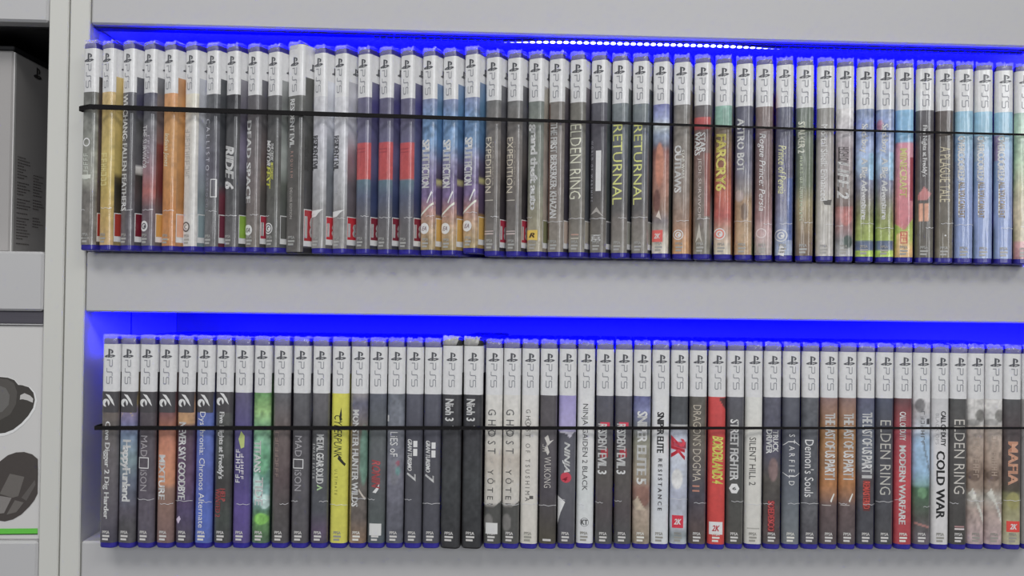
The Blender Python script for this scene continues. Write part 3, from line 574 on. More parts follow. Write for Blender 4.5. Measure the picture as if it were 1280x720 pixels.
def nioh(l):
    return dict(l=l, w=.0160, h=.1720, nob=1, a='492:36363a 545:343438 600:3a3c3e 686:303032', n=.3, t=[('Nioh 3', 499, 527, 'e4e4e4', .40, .42, 'b')], m=[('disc', 533, .62, .4, 'c0c0c0')], c='455:181818 686:2a2024')
LOWER += [nioh('black boxed game with short white lettering and no blue edge, left of a matching pair'), nioh('black boxed game with short white lettering and no blue edge, right of a matching pair')]
def ghost(l, **k):
    return dict(l=l, a='492:bebcb8 560:b6b2aa 575:a8a096 610:b2aea6 630:aeaaa4 636:4c4a48 686:46483f', n=.12, t=[('GHOST', 512, 568, '4a4a4a', .42, .44, 'nw'), ('OF', 574, 580, '8c8884', .2, .45, 'n'), ('YŌTEI', 588, 632, '3c3c3c', .40, .44, 'nw')],
      blobs=[('p', [(.0, 633), (.3, 639), (.45, 639), (1, 628), (1, 690), (0, 690)], '4a4a48'), ('e', .3, 655, .3, 12, '6c6a68')], m=[('ring', 539, .44, 3.4, 2.9, '4a4a4a')], c='461:24242a 640:2c2c2c 686:2c3434', **k)
LOWER += [ghost('cream game case with dark spaced lettering, black foot and a blank white sticker', sticker=(655, 669)), ghost('cream game case with dark spaced lettering and bare black foot', ),
 dict(l='cream game case with small dark spaced lettering down its length', a='493:c0bebc 560:bab6b0 686:b8b4ac', n=.05, t=[('GHOST OF TSUSHIMA', 512, 628, '54524e', .24, .42, 'nw')], m=[('rect', 621, 625, .55, .78, '4c4a48'), ('ring', 529, .42, 2.6, 2.2, '54524e'), ('rect', 670, 679, .3, .66, 'a4a298')], c='461:7c7a78 686:6c6864', white_foot=1),
 dict(l='dark grey game case with grey brush marks above grey capitals', a='494:4e4a4e 545:504c50 620:464248 686:484438', n=.15, t=[('WUKONG', 572, 611, 'a4a09c', .36, .50, 't')], m=[('poly', [(.3, 548), (.5, 544), (.62, 552), (.85, 550), (.5, 558)], 'a8a4a0'), ('poly', [(.3, 562), (.45, 556), (.6, 566), (.5, 570)], 'a8a4a0'), ('bars', 556, 570, .2, .45, '8c8884', 21)], c='461:242226 686:24222a', foot='line'),
 dict(l='game case with lilac top, slanted white capitals and a red splash', a='494:8c84b4 534:9c94bc 541:9894b0 541:50505a 620:54545a 686:48464e', n=.1, t=[('NINJA', 553, 592, 'e8e6e8', .40, .48, 'bi')], m=[('disc', 598, .48, 4.4, 'a83444'), ('glyph', '4', 600, .42, 4.6, '7c1c2c', 'bi'), ('poly', [(.0, 621), (.45, 629), (.2, 642), (.02, 658)], 'bcb8cc')], blobs=[('p', [(.05, 541), (.9, 541), (.7, 548), (.5, 543)], 'b8b4c8')], c='461:26242a 686:28262c'),
 dict(l='white game case with black capitals and a small ring badge low down', a='495:c0c2c6 560:c0c2c4 620:b8bcbc 686:bcbcbe', n=.04, t=[('NINJA GAIDEN 2 BLACK', 505, 615, '3a3a3c', .36, .44, 'n')], m=[('ring', 655, .50, 3.6, 3.2, '6c6e70'), ('glyph', 'KT', 655, .50, 5.6, '3c3c3e', 'b')], c='461:46464c 686:44444a', white_foot=1, d=.0012),
]
def evil(l):
    return dict(l=l, a='494:50505a 545:4a484c 600:504c4a 640:4c4648 686:484a4a', n=.16, t=[('RESIDENT', 530, 565, 'd8d6d4', .46, .38, 'bc'), ('EVIL 3', 567, 594, 'd8d6d4', .46, .38, 'bc')], m=[('rect', 528, 533, .25, .8, 'b02c44'), ('poly', [(.3, 563), (.7, 561), (.72, 572), (.28, 573)], '8c2430')], c='461:24242a 600:3c1c20 686:2c1c24')
LOWER += [evil('dark game case with white narrow lettering struck with red, left of a matching pair'), evil('dark game case with white narrow lettering struck with red, right of a matching pair'),
 dict(l='game case with blue top, brown art and large dull white capitals', a='493:545680 512:70749a 530:646874 550:78786c 600:8c8070 612:84645a 630:74605a 640:98887a 686:7c7262', n=.28, t=[('SNIPER', 514, 554, 'd0d4cc', .52, .50, 'bc'), ('ELITE 5', 557, 607, 'ccc8b8', .50, .50, 'bc')], blobs=[('e', .6, 622, .45, 14, '7c5c52'), ('p', [(.0, 630), (.3, 622), (.8, 640), (.2, 640)], 'a89a88')], c='461:2c2c38 560:4c463c 686:4a4038'),
 dict(l='white game case with black capitals over spaced small capitals', a='493:c2c2c8 560:bebec2 620:b2b6bc 686:bcbec0', n=.04, t=[('SNIPER ELITE', 515, 567, '2c2c2e', .36, .50, 'bc'), ('RESISTANCE', 574, 640, '4c4c50', .24, .50, 'bw')], c='461:46464c 686:44444a', white_foot=1),
 dict(l='game case with dark top over pale blue art, red lettering and a red square', a='493:46484c 531:4a4c50 532:c0c0c4 534:5c5c64 543:a8acba 575:b0b6c4 620:9ca0b0 660:a4a8b0 672:747c80 686:b0b4b8', n=.22, t=[('2K', 545, 576, 'b83444', .70, .42, 'bi')], blobs=[('r', .05, .9, 553, 562, '9c3c4c'), ('e', .4, 600, .35, 14, 'c4c8d4')], m=[('box', 646, 662, .14, .78, 'b02438'), ('glyph', '2K', 654, .46, 6.2, 'e6e0e0', 'bi')], c='461:26262a 560:7c7c8c 686:54585c'),
 dict(l='brown grey game case with worn bronze lettering, left of the red one', a='493:57544f 545:5c564e 580:544e4c 620:44424c 660:504444 686:524a44', n=.25, t=[("DRAGON'S", 506, 558, 'a0988a', .42, .44, 't'), ('DOGMA', 562, 603, 'a0988c', .42, .44, 't'), ('II', 608, 616, '9c6c5c', .36, .40, 't')], c='461:26262c 560:28243c 686:2c2830'),
 dict(l='bright red game case with yellow slanted lettering and a white square', a='497:b83c3c 545:b03a38 600:b83c38 686:b43a36', n=.08, t=[('BORDERLANDS 4', 545, 606, 'd8c848', .56, .52, 'bic')], blobs=[('p', [(.6, 497), (1, 497), (1, 512), (.8, 506)], '4c3030')], m=[('box', 654, 670, .10, .86, 'dcd6d2'), ('glyph', '2K', 662, .48, 6.4, '9c2c34', 'bi')], c='461:2c1c20 686:5c2020', reddish=1, d=-.0008),
 dict(l='dark grey game case with bold white condensed capitals and a hexagon emblem', a='497:505058 545:48484a 620:464644 686:4a4844', n=.16, t=[('STREET FIGHTER', 524, 602, 'dcdcda', .44, .44, 'bc')], m=[('poly', [(.46+.3*cos(k*pi/3), 612+7*sin(k*pi/3)) for k in range(6)], 'd0d0cc'), ('glyph', '6', 612, .46, 3.2, '4a4a4a', 'b')], c='461:26262a 600:5c5858 686:484440'),
 dict(l='cream game case with thin black capitals, right of the one with a hexagon emblem', a='495:bebeba 560:bcbab4 640:b8b6b0 686:b6b4ae', n=.04, t=[('SILENT HILL 2', 547, 608, '3c3a38', .34, .42, 'n')], m=[('rect', 662, 663.5, .15, .85, '8c8a84')], c='461:6c6a68 686:64625e', white_foot=1),
 dict(l='navy game case with two lines of small white capitals and red block lettering', a='497:52525f 535:4e4e5c 560:4a485a 600:4c4844 630:44403f 640:4a3c3c 686:4c4646', n=.25, t=[('TRUCK', 538, 566, 'd0d0d4', .32, .66, 'b'), ('DRIVER', 537, 568, 'd0d0d4', .32, .30, 'b'), ('SOEDESCO', 628, 666, 'b04444', .34, .44, 'b')], blobs=[('e', .55, 588, .3, 16, '74605f'), ('r', .25, .65, 627, 667, '5c2c30')], c='461:26262c 590:6c7078 686:4c4a54'),
 dict(l='slate blue game case with spaced white capitals between two arcs', a='497:50525c 545:484a54 600:565a64 640:60666c 686:686c70', n=.12, t=[('STARFIELD', 543, 608, 'b8bcc0', .30, .52, 'nw')], m=[('poly', [(.04, 557), (.3, 552), (.7, 552), (.98, 557), (.98, 558), (.7, 553), (.3, 553), (.04, 558)], 'b8bcc0'), ('poly', [(.04, 592), (.3, 596), (.7, 596), (.98, 592), (.98, 593), (.7, 597), (.3, 597), (.04, 593)], 'b8bcc0')], c='461:26262c 686:2c2e34'),
 dict(l='charcoal game case with flowing white old style lettering', a='495:54565c 545:4c4e54 600:4c4e54 640:56565a 686:46444a', n=.32, t=[("Demon's Souls", 550, 623, 'd4d6d8', .46, .42, 'n')], c='461:26262c 480:54545c 500:34343a 686:2a2a2e'),
]
def last(l):
    return dict(l=l, a='496:7c6460 545:90683f 580:8a6648 606:a06c40 622:84604a 634:5a4c4c 686:4e4648', n=.25, t=[('THE LAST OF US', 516, 573, 'e4dcd4', .52, .50, 'bc'), ('PART I', 575, 601, 'e4dcd4', .52, .50, 'bc')], m=[('poly', [(.55, 628), (.75, 618), (.8, 619), (.62, 630)], 'c0b8b0'), ('poly', [(.1, 633), (.6, 633), (.6, 634), (.1, 634)], '9a9490')], c='461:342c2c 560:4c3424 686:2c2830')
LOWER += [last('brown game case with white condensed lettering, left of a matching pair'), last('brown game case with white condensed lettering, right of a matching pair'),
 dict(l='dark blue game case with white condensed lettering above red lettering', a='494:4e4f64 530:5a6070 580:5c6068 600:4a4448 640:44444a 686:44444a', n=.22, t=[('THE LAST OF US', 515, 568, 'dce0e4', .52, .50, 'bc'), ('PART II', 570, 599, 'dce0e4', .52, .50, 'bc'), ('REMASTERED', 603, 638, 'b44840', .36, .50, 'b')], blobs=[('r', .3, .72, 602, 640, '5c2c2c')], c='461:26262c 686:26262e'),
 dict(l='dark grey game case with tall pale capitals, left of the red white lettered one', a='500:464a5a 540:44444a 620:44444a 686:464648', n=.18, t=[('ELDEN RING', 525, 620, '9c9a94', .54, .48, 't')], c='461:26262c 686:26262a'),
 dict(l='crimson game case with bold white lettering', a='501:5c3c40 515:7c4044 540:94404a 600:a83c44 686:983a40', n=.14, t=[('CALL OF DUTY', 514, 551, 'dcd2d2', .32, .40, 'bc'), ('MODERN WARFARE', 557, 658, 'e4d8d8', .34, .40, 'b')], c='461:26222a 560:582030 686:481c28'),
 dict(l='game case with white sketch art over blue sky and green ground', a='497:bcbabc 515:9c9a9c 535:b0b4bc 550:8ca8c8 590:88a8c8 608:6c8c8c 612:44644c 650:4c4c48 686:5c545c', n=.3, t=[], blobs=[('e', .35, 506, .3, 10, '6c6a6c'), ('r', .72, .9, 522, 530, '3c3c40'), ('p', [(.45, 550), (.55, 550), (.95, 588), (.9, 592)], '6c7c8c'), ('e', .5, 618, .3, 8, '5c8060'), ('p', [(.1, 655), (.9, 660), (.9, 663), (.1, 658)], '8c6460')], m=[('bars', 513, 560, .38, .6, '56585c', 33)], c='461:3c3c44 686:3a3a40', foot='pale'),
 dict(l='light grey game case with heavy black capitals', a='498:aaaaac 545:bcbabc 686:b8b6b6', n=.05, t=[('CALL OF DUTY', 513, 558, '2c2c2e', .28, .62, 'bc'), ('BLACK OPS', 516, 556, '8c8c8e', .18, .28, 'n'), ('COLD WAR', 564, 651, '2a2a2c', .44, .48, 'b')], c='461:6c6c70 686:68666a', white_foot=1),
 dict(l='dark grey game case with tall pale capitals, right of the light grey one', a='498:4a4a4a 540:484646 620:444241 686:403e3c', n=.16, t=[('ELDEN RING', 524, 619, 'a4a09a', .54, .48, 't')], m=[('rect', 660, 662, .25, .8, '8c6c6c'), ('rect', 663, 665, .25, .8, 'b4acaa')], c='461:26262a 686:242226'),
]
def statue(l, e):
    return dict(l=l, a='499:b8b6b4 530:a8a6a4 535:9c9088 560:98887c 590:7c6a5e 612:847468 625:9c9890 640:988880 686:9a888a', n=.35, t=[], blobs=[('e', e, 519, .3, 9, '74726f'), ('e', .3, 528, .4, 5, '8c8a88'), ('p', [(.05, 620), (.3, 612), (.95, 650), (.95, 660), (.5, 632)], 'b4b2aa'), ('e', .4, 596, .4, 8, '64544a')], m=[('bars', 545, 600, .3, .62, '8c7c70', 41)], c='461:8c8a88 600:6c6058 686:5c5456')
LOWER += [dict(statue('stone coloured game case with a pale draped statue, standing slightly low at its foot', .7), white_foot=1, d=.0008), dict(statue('stone coloured game case with a pale draped statue, next to the orange lettered one', .75)),
 dict(l='dark game case with orange red lettering, olive art and red square near its foot', a='498:48484a 535:4c4446 600:504440 615:4c463c 620:6c6c4c 640:8c8864 686:a09c84', n=.2, t=[('MAFIA', 552, 608, 'c08c74', .50, .48, 'b')], blobs=[('e', .5, 628, .4, 12, '888454')], m=[('box', 654, 668, .14, .9, 'b83830'), ('glyph', '2K', 661, .52, 6.0, 'e6dcd8', 'bi')], c='461:2c2a2c 686:2c2828'),
 dict(l='pale game case cut off by the right edge of the picture, end of lower row', a='498:8c8a88 686:7c7a7a', n=.1, t=[], c='461:5c5a5a 686:4c4a4a')]

# ------------------------------------------------------------------ building the cases
FILM = []
for sd in range(6):
    rnd = random.Random(90 + sd); V, F = [], []; nx = 11
    prof = [(-.0006, -.0046), (-.0008, -.0032), (-.0009, -.0016), (-.0006, 0.0002), (.0016, .0012), (.005, .001), (.010, .001), (.020, .0003)]
    for j, (y, z) in enumerate(prof):
        for i in range(nx):
            e = abs(2*i/(nx-1) - 1) ** 3; free = 0 if j in (0, len(prof)-1) else 1
            V.append((.0003 + .0130*i/(nx-1), y + .0018*e*(j < 4) - free*rnd.random()*.0008*(j < 4), z + free*rnd.random()*(.0022 if j > 3 else .0007)))
    for j in range(len(prof)-1):
        for i in range(nx-1): F.append((j*nx+i, j*nx+i+1, (j+1)*nx+i+1, (j+1)*nx+i))
    FILM.append(mesh('shrink_wrap', V, F, M_FILM))

def build_row(row, xs, base_z, y_lead, group, theta, px, upper):
    n = len(xs); th0 = .0136 if upper else .0139
    if not upper: xs = [xs[0]] + [x + .5*((a+c)/2 - x) if abs((a+c)/2 - x) < 1.2 else x for a, x, c in zip(xs, xs[1:], xs[2:])] + [xs[-1]]
    # the cases lean on one another: no case may turn further than its neighbour lets it
    T = [r.get('w', th0) for r in row]; PT = [((xs[i+1] - xs[i])/1000.0 if i+1 < n else .0174) for i in range(n)]
    angles = [min(theta(X), math.acos(min(1, (T[i] + .0006)/PT[i]))) for i, X in enumerate(xs)]
    for i in range(n-2, -1, -1):
        while angles[i] > angles[i+1] + max(0, PT[i]*cos(angles[i]) - T[i] - .0006 - abs(row[i].get('d', 0) - row[i+1].get('d', 0))*sin(angles[i]))/.139: angles[i] -= .001
    for i, (d, X) in enumerate(zip(row, xs)):
        u = (X - xs[0]) / (xs[-1] - xs[0])
        yt = px[0] + (px[1]-px[0])*u; yb = px[2] + (px[3]-px[2])*u
        t = d.get('w', th0); h = d.get('h', H)
        zz = lambda y: H * (yb - y) / (yb - yt)
        band = .1295 if upper else .1267
        rnd = random.Random(i*31 + (5 if upper else 900))
        th = angles[i]
        pitch = (xs[i+1] - X if i+1 < n else 17.0) / 1000.0
        lead = y_lead + d.get('d', 0)
        root = tag(empty('game_case', (X/1000.0, lead, base_z + .0003 + d.get('dz', 0)), -th), d['l'], 'game case', group)
        body = M_BLACKCASE if d.get('nob') else M_BLUE
        sh = link('case_shell', shell_mesh(t, h, body), root)
        if not d.get('nob'): sh['label'] = 'blue plastic shell'
        def parse(s):
            out = []
            for tok in s.split():
                y, c = tok.split(':'); out.append((zz(float(y)), ink(c)))
            return out
        bl = []
        for b in d.get('blobs', []):
            if b[0] == 'e': bl.append(('e', b[1], zz(b[2]), b[3], abs(zz(0) - zz(b[4])), ink(b[5])))
            elif b[0] == 'r': bl.append(('r', b[1], b[2], zz(b[3]), zz(b[4]), ink(b[5])))
            else: bl.append(('p', [(s, zz(y)) for s, y in b[1]], ink(b[2])))
        ins = link('spine_insert', insert_mesh(t, parse(d['a']), bl, d.get('n', .15), i*7 + (1 if upper else 500), band, *((.0012, h - .0012) if d.get('big') else (.0016, h - .0052) if d.get('nob') else (Z_IN0, Z_IN1))), root)
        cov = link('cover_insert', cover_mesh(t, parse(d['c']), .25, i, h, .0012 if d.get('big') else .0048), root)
        # console mark and lettering in the white band
        key = (t, h)
        if key not in CONSOLE:
            lg, p5 = console_polys(t, H)
            CONSOLE[key] = (mesh('console_logo', *on_spine(lg, t), M_LOGO), mesh('console_lettering', *on_spine(p5, t), M_P5))
        link('console_logo', CONSOLE[key][0], ins); link('console_lettering', CONSOLE[key][1], ins)
        lo = [(t + .0002, .0085 + x*.0072, h - .0215 + y*.0062) for p in LOGO for x, y in p]
        f, k = [], 0
        for p in LOGO: f.append(tuple(range(k, k+len(p)))); k += len(p)
        link('console_logo', mesh('console_logo', lo, f, M_LOGO), cov)
        for (txt, y0, y1, c, w, off, st) in d.get('t', []):
            single = abs(off - .5) < .14 and (len(d['t']) == 1 or w > .3); k = (1.25 if upper and X < 110 else 1.12) if single else 1
            if single: off = .5 + (off - .5)*(.6 if upper and X < 110 else .9) + (.02 if w > .5 else 0); w = min(.80, w*k)
            link('title_lettering', mesh('title_lettering', *text_on_spine(txt, st, zz(y0), zz(y1), w, off, t), letter_mat(c)), ins)
        for q, mk in enumerate(d.get('m', [])):
            k = mk[0]; out = .00036 + .00003*q; nm = 'printed_mark'; P = None
            if k == 'rect': P = [[(mk[3], zz(mk[1])), (mk[4], zz(mk[1])), (mk[4], zz(mk[2])), (mk[3], zz(mk[2]))]]; c = mk[5]; nm = 'printed_bar'
            elif k == 'box': P = [[(mk[3], zz(mk[1])), (mk[4], zz(mk[1])), (mk[4], zz(mk[2])), (mk[3], zz(mk[2]))]]; c = mk[5]; nm = 'printed_panel'
            elif k == 'frame':
                a, b, s0, s1 = zz(mk[1]), zz(mk[2]), mk[3], mk[4]; w = .0007; e = w/t
                P = [[(s0, a), (s1, a), (s1, a-w), (s0, a-w)], [(s0, b+w), (s1, b+w), (s1, b), (s0, b)], [(s0, a), (s0+e, a), (s0+e, b), (s0, b)], [(s1-e, a), (s1, a), (s1, b), (s1-e, b)]]; c = mk[5]; nm = 'printed_frame'
            elif k == 'poly': P = [[(s, zz(y)) for s, y in mk[1]]]; c = mk[2]
            elif k == 'disc': P = circle(mk[2], zz(mk[1]), mk[3]/1000, t); c = mk[4]; nm = 'maker_badge'
            elif k == 'ring': P = circle(mk[2], zz(mk[1]), mk[3]/1000, t, 24, mk[4]/1000); c = mk[5]; nm = 'badge_ring'
            elif k == 'bars': P = glyph_bars(mk[3], mk[4], zz(mk[1]), zz(mk[2]), i*11 + mk[6]); c = mk[5]; nm = 'small_lettering'
            elif k == 'glyph':
                sz = mk[4]/1000; z = zz(mk[2]); s = mk[3]
                V, F = text_upright(mk[1], mk[6], s - sz/2/t, s + sz/2/t, z - sz*.38, z + sz*.38, t)
                link('badge_lettering', mesh('badge_lettering', V, F, letter_mat(mk[5])), ins); continue
            link(nm, mesh(nm, *on_spine(P, t, out), letter_mat(c)), ins)
        if d.get('sticker'):
            a, b = zz(d['sticker'][0]), zz(d['sticker'][1])
            st = link('price_sticker', mesh('price_sticker', *on_spine([[(.16, a), (.84, a), (.84, b), (.16, b)]], t, .0006), M_STICK), root); st['label'] = 'blank white sticker'
        # catalogue number at the foot of the spine
        light = sum(stops_at(parse(d['a']), .008)) / 3
        fc = '7c7a74' if light > .35 else ('aaa8a6' if light < .2 else 'b8b4ae')
        if upper: fc = '8a8a88' if light < .35 else '868480'
        if d.get('foot') != 'line':
            V, F = text_upright('PPSA', 'b', .26, .70, .0118, .0143, t)
            for q, (s1) in enumerate((.70, .62)):
                k = len(V); v2, f2 = on_spine([[(.26, .0108 - q*.0026), (s1, .0108 - q*.0026), (s1, .0092 - q*.0026), (.26, .0092 - q*.0026)]], t, .00045); V = V + v2; F = F + [tuple(a + k for a in f) for f in f2]
        else: V, F = on_spine([[(.26, .0085), (.74, .0085), (.74, .0068), (.26, .0068)]], t, .00045)
        link('catalogue_number', mesh('catalogue_number', V, F, letter_mat(fc)), ins)
        # rating box on the front of the cover, next to the spine
        if d.get('r'):
            col, num = d['r']; b0, b1 = (.0075, .0310) if not d.get('big') else (.0060, .0365)
            y0, y1 = .0042, .0225
            q = .0007
            link('rating_box', mesh('rating_box', [(t+.00012, y0, b0), (t+.00012, y1, b0), (t+.00012, y1, b1), (t+.00012, y0, b1)], [(0, 1, 2, 3)], letter_mat('c8c4c2')), cov)
            link('rating_panel', mesh('rating_panel', [(t+.00018, y0+q, b0+.0045), (t+.00018, y1-q, b0+.0045), (t+.00018, y1-q, b1-q), (t+.00018, y0+q, b1-q)], [(0, 1, 2, 3)], letter_mat(col)), cov)
            if num: link('rating_number', mesh('rating_number', *text_on_cover(num, y0+.0012, y1-.003, b0+.0065, b1-.0055, t), letter_mat('dcd4d2')), cov)
        # clear wrap: crinkled fold on top, welded seam across the spine
        fm = FILM[(i*5 + 1) % 6]
        if d.get('nob') and not d.get('big'): fm = fm.copy(); fm.materials[0] = M_FILMW
        link('shrink_wrap', fm, root, (0, 0, h))
        if rnd.random() < .8 and not d.get('big'):
            zsm = (.0315 if upper else .0385) + rnd.uniform(-.003, .003)
            if d.get('nob'): zsm = .098
            s0, s1 = rnd.choice(((.05, .45), (.55, .97), (.3, .97), (.04, .97)))
            ss = [s0 + (s1-s0)*k/7 for k in range(8)]
            V = []
            for k, s in enumerate(ss):
                x, y = spine_xy(s, t, .0008); wob = .0004*sin(k*1.7 + i); wd = .00042
                V += [(x, y, zsm + wob), (x, y, zsm + wob + wd)]
            link('wrap_seam', mesh('wrap_seam', V, [(2*k, 2*k+2, 2*k+3, 2*k+1) for k in range(7)], M_SEAM), root)

for row in (UPPER, LOWER):
    for d in row:
        for (txt, y0, y1, c, w, off, st) in d.get('t', []): want(txt, st)
        for mk in d.get('m', []):
            if mk[0] == 'glyph': want(mk[1], mk[6])
want('PPSA', 'b'); want('18', 'b')
bake_texts()
def lerp_table(tb):
    def f(x):
        if x <= tb[0][0]: return radians(tb[0][1])
        for (a, p), (b, q) in zip(tb, tb[1:]):
            if x <= b: return radians(p + (q-p)*(x-a)/(b-a))
        return radians(tb[-1][1])
    return f
build_row(UPPER, UP_X, Z(.0335), -.014, 'game cases on the upper row', lerp_table([(-331, 28), (-240, 33), (-100, 36), (20, 35), (170, 31), (300, 23), (452, 16)]), (50, 79, 312.5, 330.5), True)
build_row(LOWER, LO_X, Z(-.2075), -.018, 'game cases on the lower row', lerp_table([(-309, 15), (0, 11), (442, 6)]), (424, 432, 686.5, 691), False)

# ------------------------------------------------------------------ elastic straps stretched along the rows
def strap(label, pts, heights):
    V, F = [], []; th = .0007; n = len(pts)
    for i, (x, y, z) in enumerate(pts):
        a = Vector(pts[max(0, i-1)][:2]); b = Vector(pts[min(n-1, i+1)][:2]); d = (b-a).normalized(); nx, ny = d.y, -d.x
        h = heights[i]/2
        for (o, q) in ((0, -h), (th, -h*.9), (th, h*.9), (0, h)): V.append((x + nx*o, y + ny*o, z + q))
    for i in range(n-1):
        for k in range(4): F.append((i*4+k, i*4+(k+1) % 4, (i+1)*4+(k+1) % 4, (i+1)*4+k))
    F += [(0, 1, 2, 3), tuple(range((n-1)*4, n*4))[::-1]]
    o = link('elastic_strap', fix_normals(mesh('elastic_strap', V, F, M_BAND)))
    tag(o, label, 'elastic strap', 'elastic straps across the game cases'); return o
def path(x0, x1, n, yf, zf, tail):
    pts = list(tail)
    for k in range(n+1):
        x = x0 + (x1-x0)*k/n; pts.append((x, yf(x), zf(x)))
    return pts
zu = lambda x: Z(.1496 - .0062*min(1, max(0, (x+.3274)/.78)) - .0009*sin(pi*(x+.33)/.78))
zl = lambda x: Z(-.1093 + .0055*((x+.305)/.76))
fu = lambda x: -.0242 - (.0006 if -.2 < x < .2 else 0) + (.0035 if x > .3 else .0035*max(0, (x-.1)/.2))
pu = path(-.3195, .478, 60, fu, zu, [(-.296, .060, zu(-.33)), (-.3195, .010, zu(-.33)), (-.3312, -.0128, zu(-.33)), (-.3318, -.0152, zu(-.33)), (-.3300, -.0170, zu(-.33))]) + [(.4815, -.014, zu(.48)), (.5, .06, zu(.48))]
strap('black elastic strap stretched across the upper row of game cases', pu, [.0042 - .0024*min(1, max(0, (p[0]+.20)/.42)) for p in pu])
fl = lambda x: -.0240
pl = path(-.3105, .4595, 60, fl, zl, [(-.302, .060, zl(-.31)), (-.3085, .0, zl(-.31)), (-.3112, -.018, zl(-.31))]) + [(.4615, -.0165, zl(.46)), (.468, .06, zl(.46))]
strap('black elastic strap stretched across the lower row of game cases', pl, [.0034 - .0015*min(1, max(0, (p[0]+.1)/.4)) for p in pl])

# ------------------------------------------------------------------ boxes in the unit at the left edge
def console_box():
    x1, y0, z0, z1 = -.4118, .030, Z(.0330), Z(.2135)
    o = tag(empty('console_box', (x1 - .2, y0 + .09, z0)), 'grey boxed console with a dark lid edge and small print, behind the left upright', 'box')
    X = lambda x: x - (x1 - .2); Y = lambda y: y - (y0 + .09); ZZ = lambda z: z - z0
    bx('carton', [(X(x1-.40), X(x1), Y(y0), Y(y0+.17), 0.0002, ZZ(z1-.004))], M_CARTON2, o, .0018)
    l = bx('lid_edge', [(X(x1-.401), X(x1+.0006), Y(y0-.0006), Y(y0+.1706), ZZ(z1-.004), ZZ(z1))], M_DARK, o, .0008); l['label'] = 'black lid edge'
    tb = bx('corner_tape', [(X(x1-.0006), X(x1+.0004), Y(y0+.0014), Y(y0+.0042), .001, ZZ(z1-.005))], M_CARTON, o, .0001); tb['label'] = 'pale strip down the corner'
    lg, f, k = [], [], 0
    for p in LOGO:
        f.append(tuple(range(k, k+len(p)))); k += len(p)
        lg += [(X(x1+.0006), Y(y0 + .030 + a*.013), ZZ(Z(.1945) + b*.0105)) for a, b in p]
    link('console_logo', mesh('console_logo', lg, f, letter_mat('2c2a2a')), o)
    rnd = random.Random(4); V, F = [], []
    def dash(ya, yb, z, hh=.0009):
        k = len(V); V.extend([(X(x1+.0005), Y(ya), ZZ(z)), (X(x1+.0005), Y(yb), ZZ(z)), (X(x1+.0005), Y(yb), ZZ(z+hh)), (X(x1+.0005), Y(ya), ZZ(z+hh))]); F.append((k, k+1, k+2, k+3))
    for c0, c1, za, zb in ((y0+.008, y0+.030, .118, .040), (y0+.033, y0+.052, .105, .072), (y0+.033, y0+.052, .066, .058)):
        z = za
        while z > zb:
            e = c0 + (c1-c0)*rnd.uniform(.45, 1); a = c0
            while a < e - .001:
                b = min(e, a + rnd.uniform(.0015, .004)); dash(a, b, Z(z)); a = b + .0005
            z -= rnd.choice((.0026, .0026, .0026, .0044))
    link('small_print', mesh('small_print', V, F, letter_mat('5c5856')), o)
console_box()
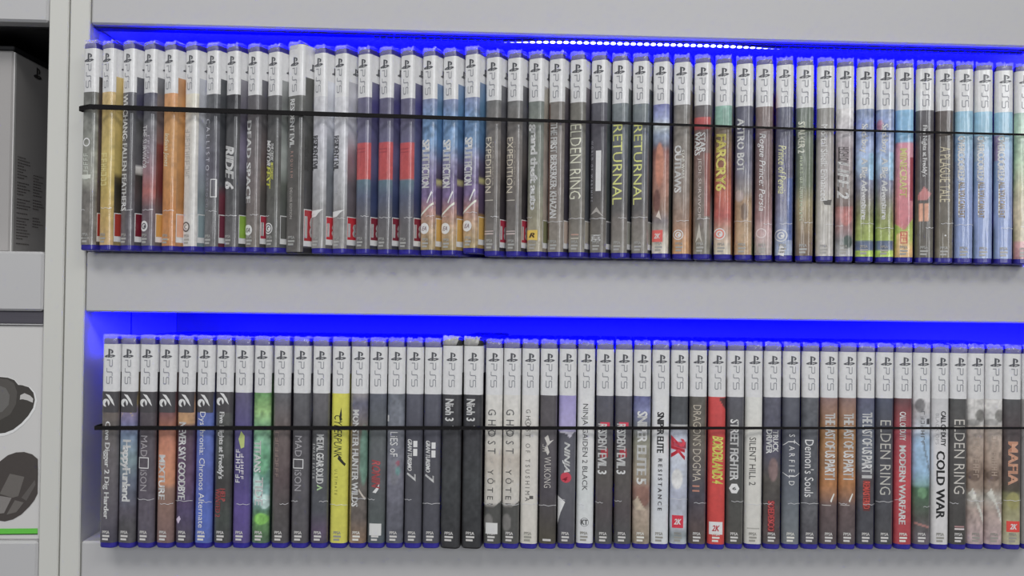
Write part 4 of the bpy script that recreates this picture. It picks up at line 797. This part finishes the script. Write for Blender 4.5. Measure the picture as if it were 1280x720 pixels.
def headset_box():
    x1, y0, z0, z1 = -.3676, .004, Z(-.2077), Z(-.0290)
    o = tag(empty('headset_box', (x1 - .1, y0 + .05, z0)), 'white headset box with printed black ear cups and a green stripe', 'box')
    px = lambda x, y, q=0: (-.4026 + .000663*x - (x1-.1), -.05 - .0003 - q*.00008, Z(-.0719 - .000667*(y-471) + .000008*x) - z0)
    bx('carton', [(-.2, .1, -.05, .05, 0, z1-z0)], M_CARTON, o, .0012)
    def pr(name, pts, mat, q):
        v = [px(x, y, q) for x, y in pts]
        return link(name, fix_front(mesh(name, v, [tuple(range(len(v)))], mat)), o)
    def fix_front(me):
        if me.polygons[0].normal.y > 0: me.flip_normals()
        return me
    A = [(-30, 500), (-20, 478), (0, 471), (10, 472), (18, 475), (23, 481), (28, 481.5), (36, 484), (42, 491), (44, 500), (42, 510), (36, 520), (28, 529), (18, 537), (8, 541), (0, 542), (-18, 536)]
    cx, cy = 8, 507
    rim = pr('printed_rim', [(cx + (x-cx)*1.07, cy + (y-cy)*1.06 + 1.5) for x, y in A], letter_mat('d4d4d4'), 0)
    a = pr('printed_ear_cup', A, letter_mat('35322f'), 1); a['label'] = 'upper black ear cup picture'
    pr('printed_cushion', [(-28, 505), (-22, 480), (0, 473), (10, 474), (18, 479), (22, 490), (21, 505), (14, 518), (2, 525), (-14, 524)], letter_mat('45423f'), 2)
    pr('printed_cushion', [(-18, 505), (-14, 488), (0, 482), (8, 485), (13, 494), (12, 506), (4, 515), (-8, 516)], letter_mat('565452'), 3)
    pr('printed_band', [(26, 494), (31, 491.5), (38, 494.5), (42, 498.5), (41.5, 503.5), (35, 500.5), (29, 499), (25.5, 499.5)], letter_mat('9c9a98'), 2)
    Bp = [(-20, 610), (-12, 590), (-2, 580), (5, 574.5), (12, 569), (22, 565.5), (32, 565), (42, 568), (49, 574), (49.6, 590), (49.6, 617), (46, 625), (40, 633), (30, 643), (20, 649), (10, 651.5), (0, 650), (-12, 640)]
    b = pr('printed_ear_cup', Bp, letter_mat('3b3634'), 1); b['label'] = 'lower black ear cup picture'
    pr('printed_pad', [(15, 592), (33, 596), (26, 620), (19, 622), (3, 617)], letter_mat('56524f'), 2)
    pr('printed_pad', [(0, 619), (18, 622), (9, 641), (0, 642)], letter_mat('6a6664'), 3)
    pr('printed_pad', [(22, 625), (33, 628), (24, 640), (12, 643)], letter_mat('56524f'), 3)
    pr('printed_pad', [(30, 622), (46, 600), (47, 606), (36, 626)], letter_mat('4c4846'), 2)
    g = pr('printed_stripe', [(-140, 660), (50.6, 660.5), (50.6, 667), (-140, 667)], letter_mat('4aa02c'), 1); g['label'] = 'green stripe'
    pr('printed_stripe', [(-140, 667), (50.6, 667), (50.6, 668.2), (-140, 668.2)], letter_mat('20301c'), 1)
headset_box()
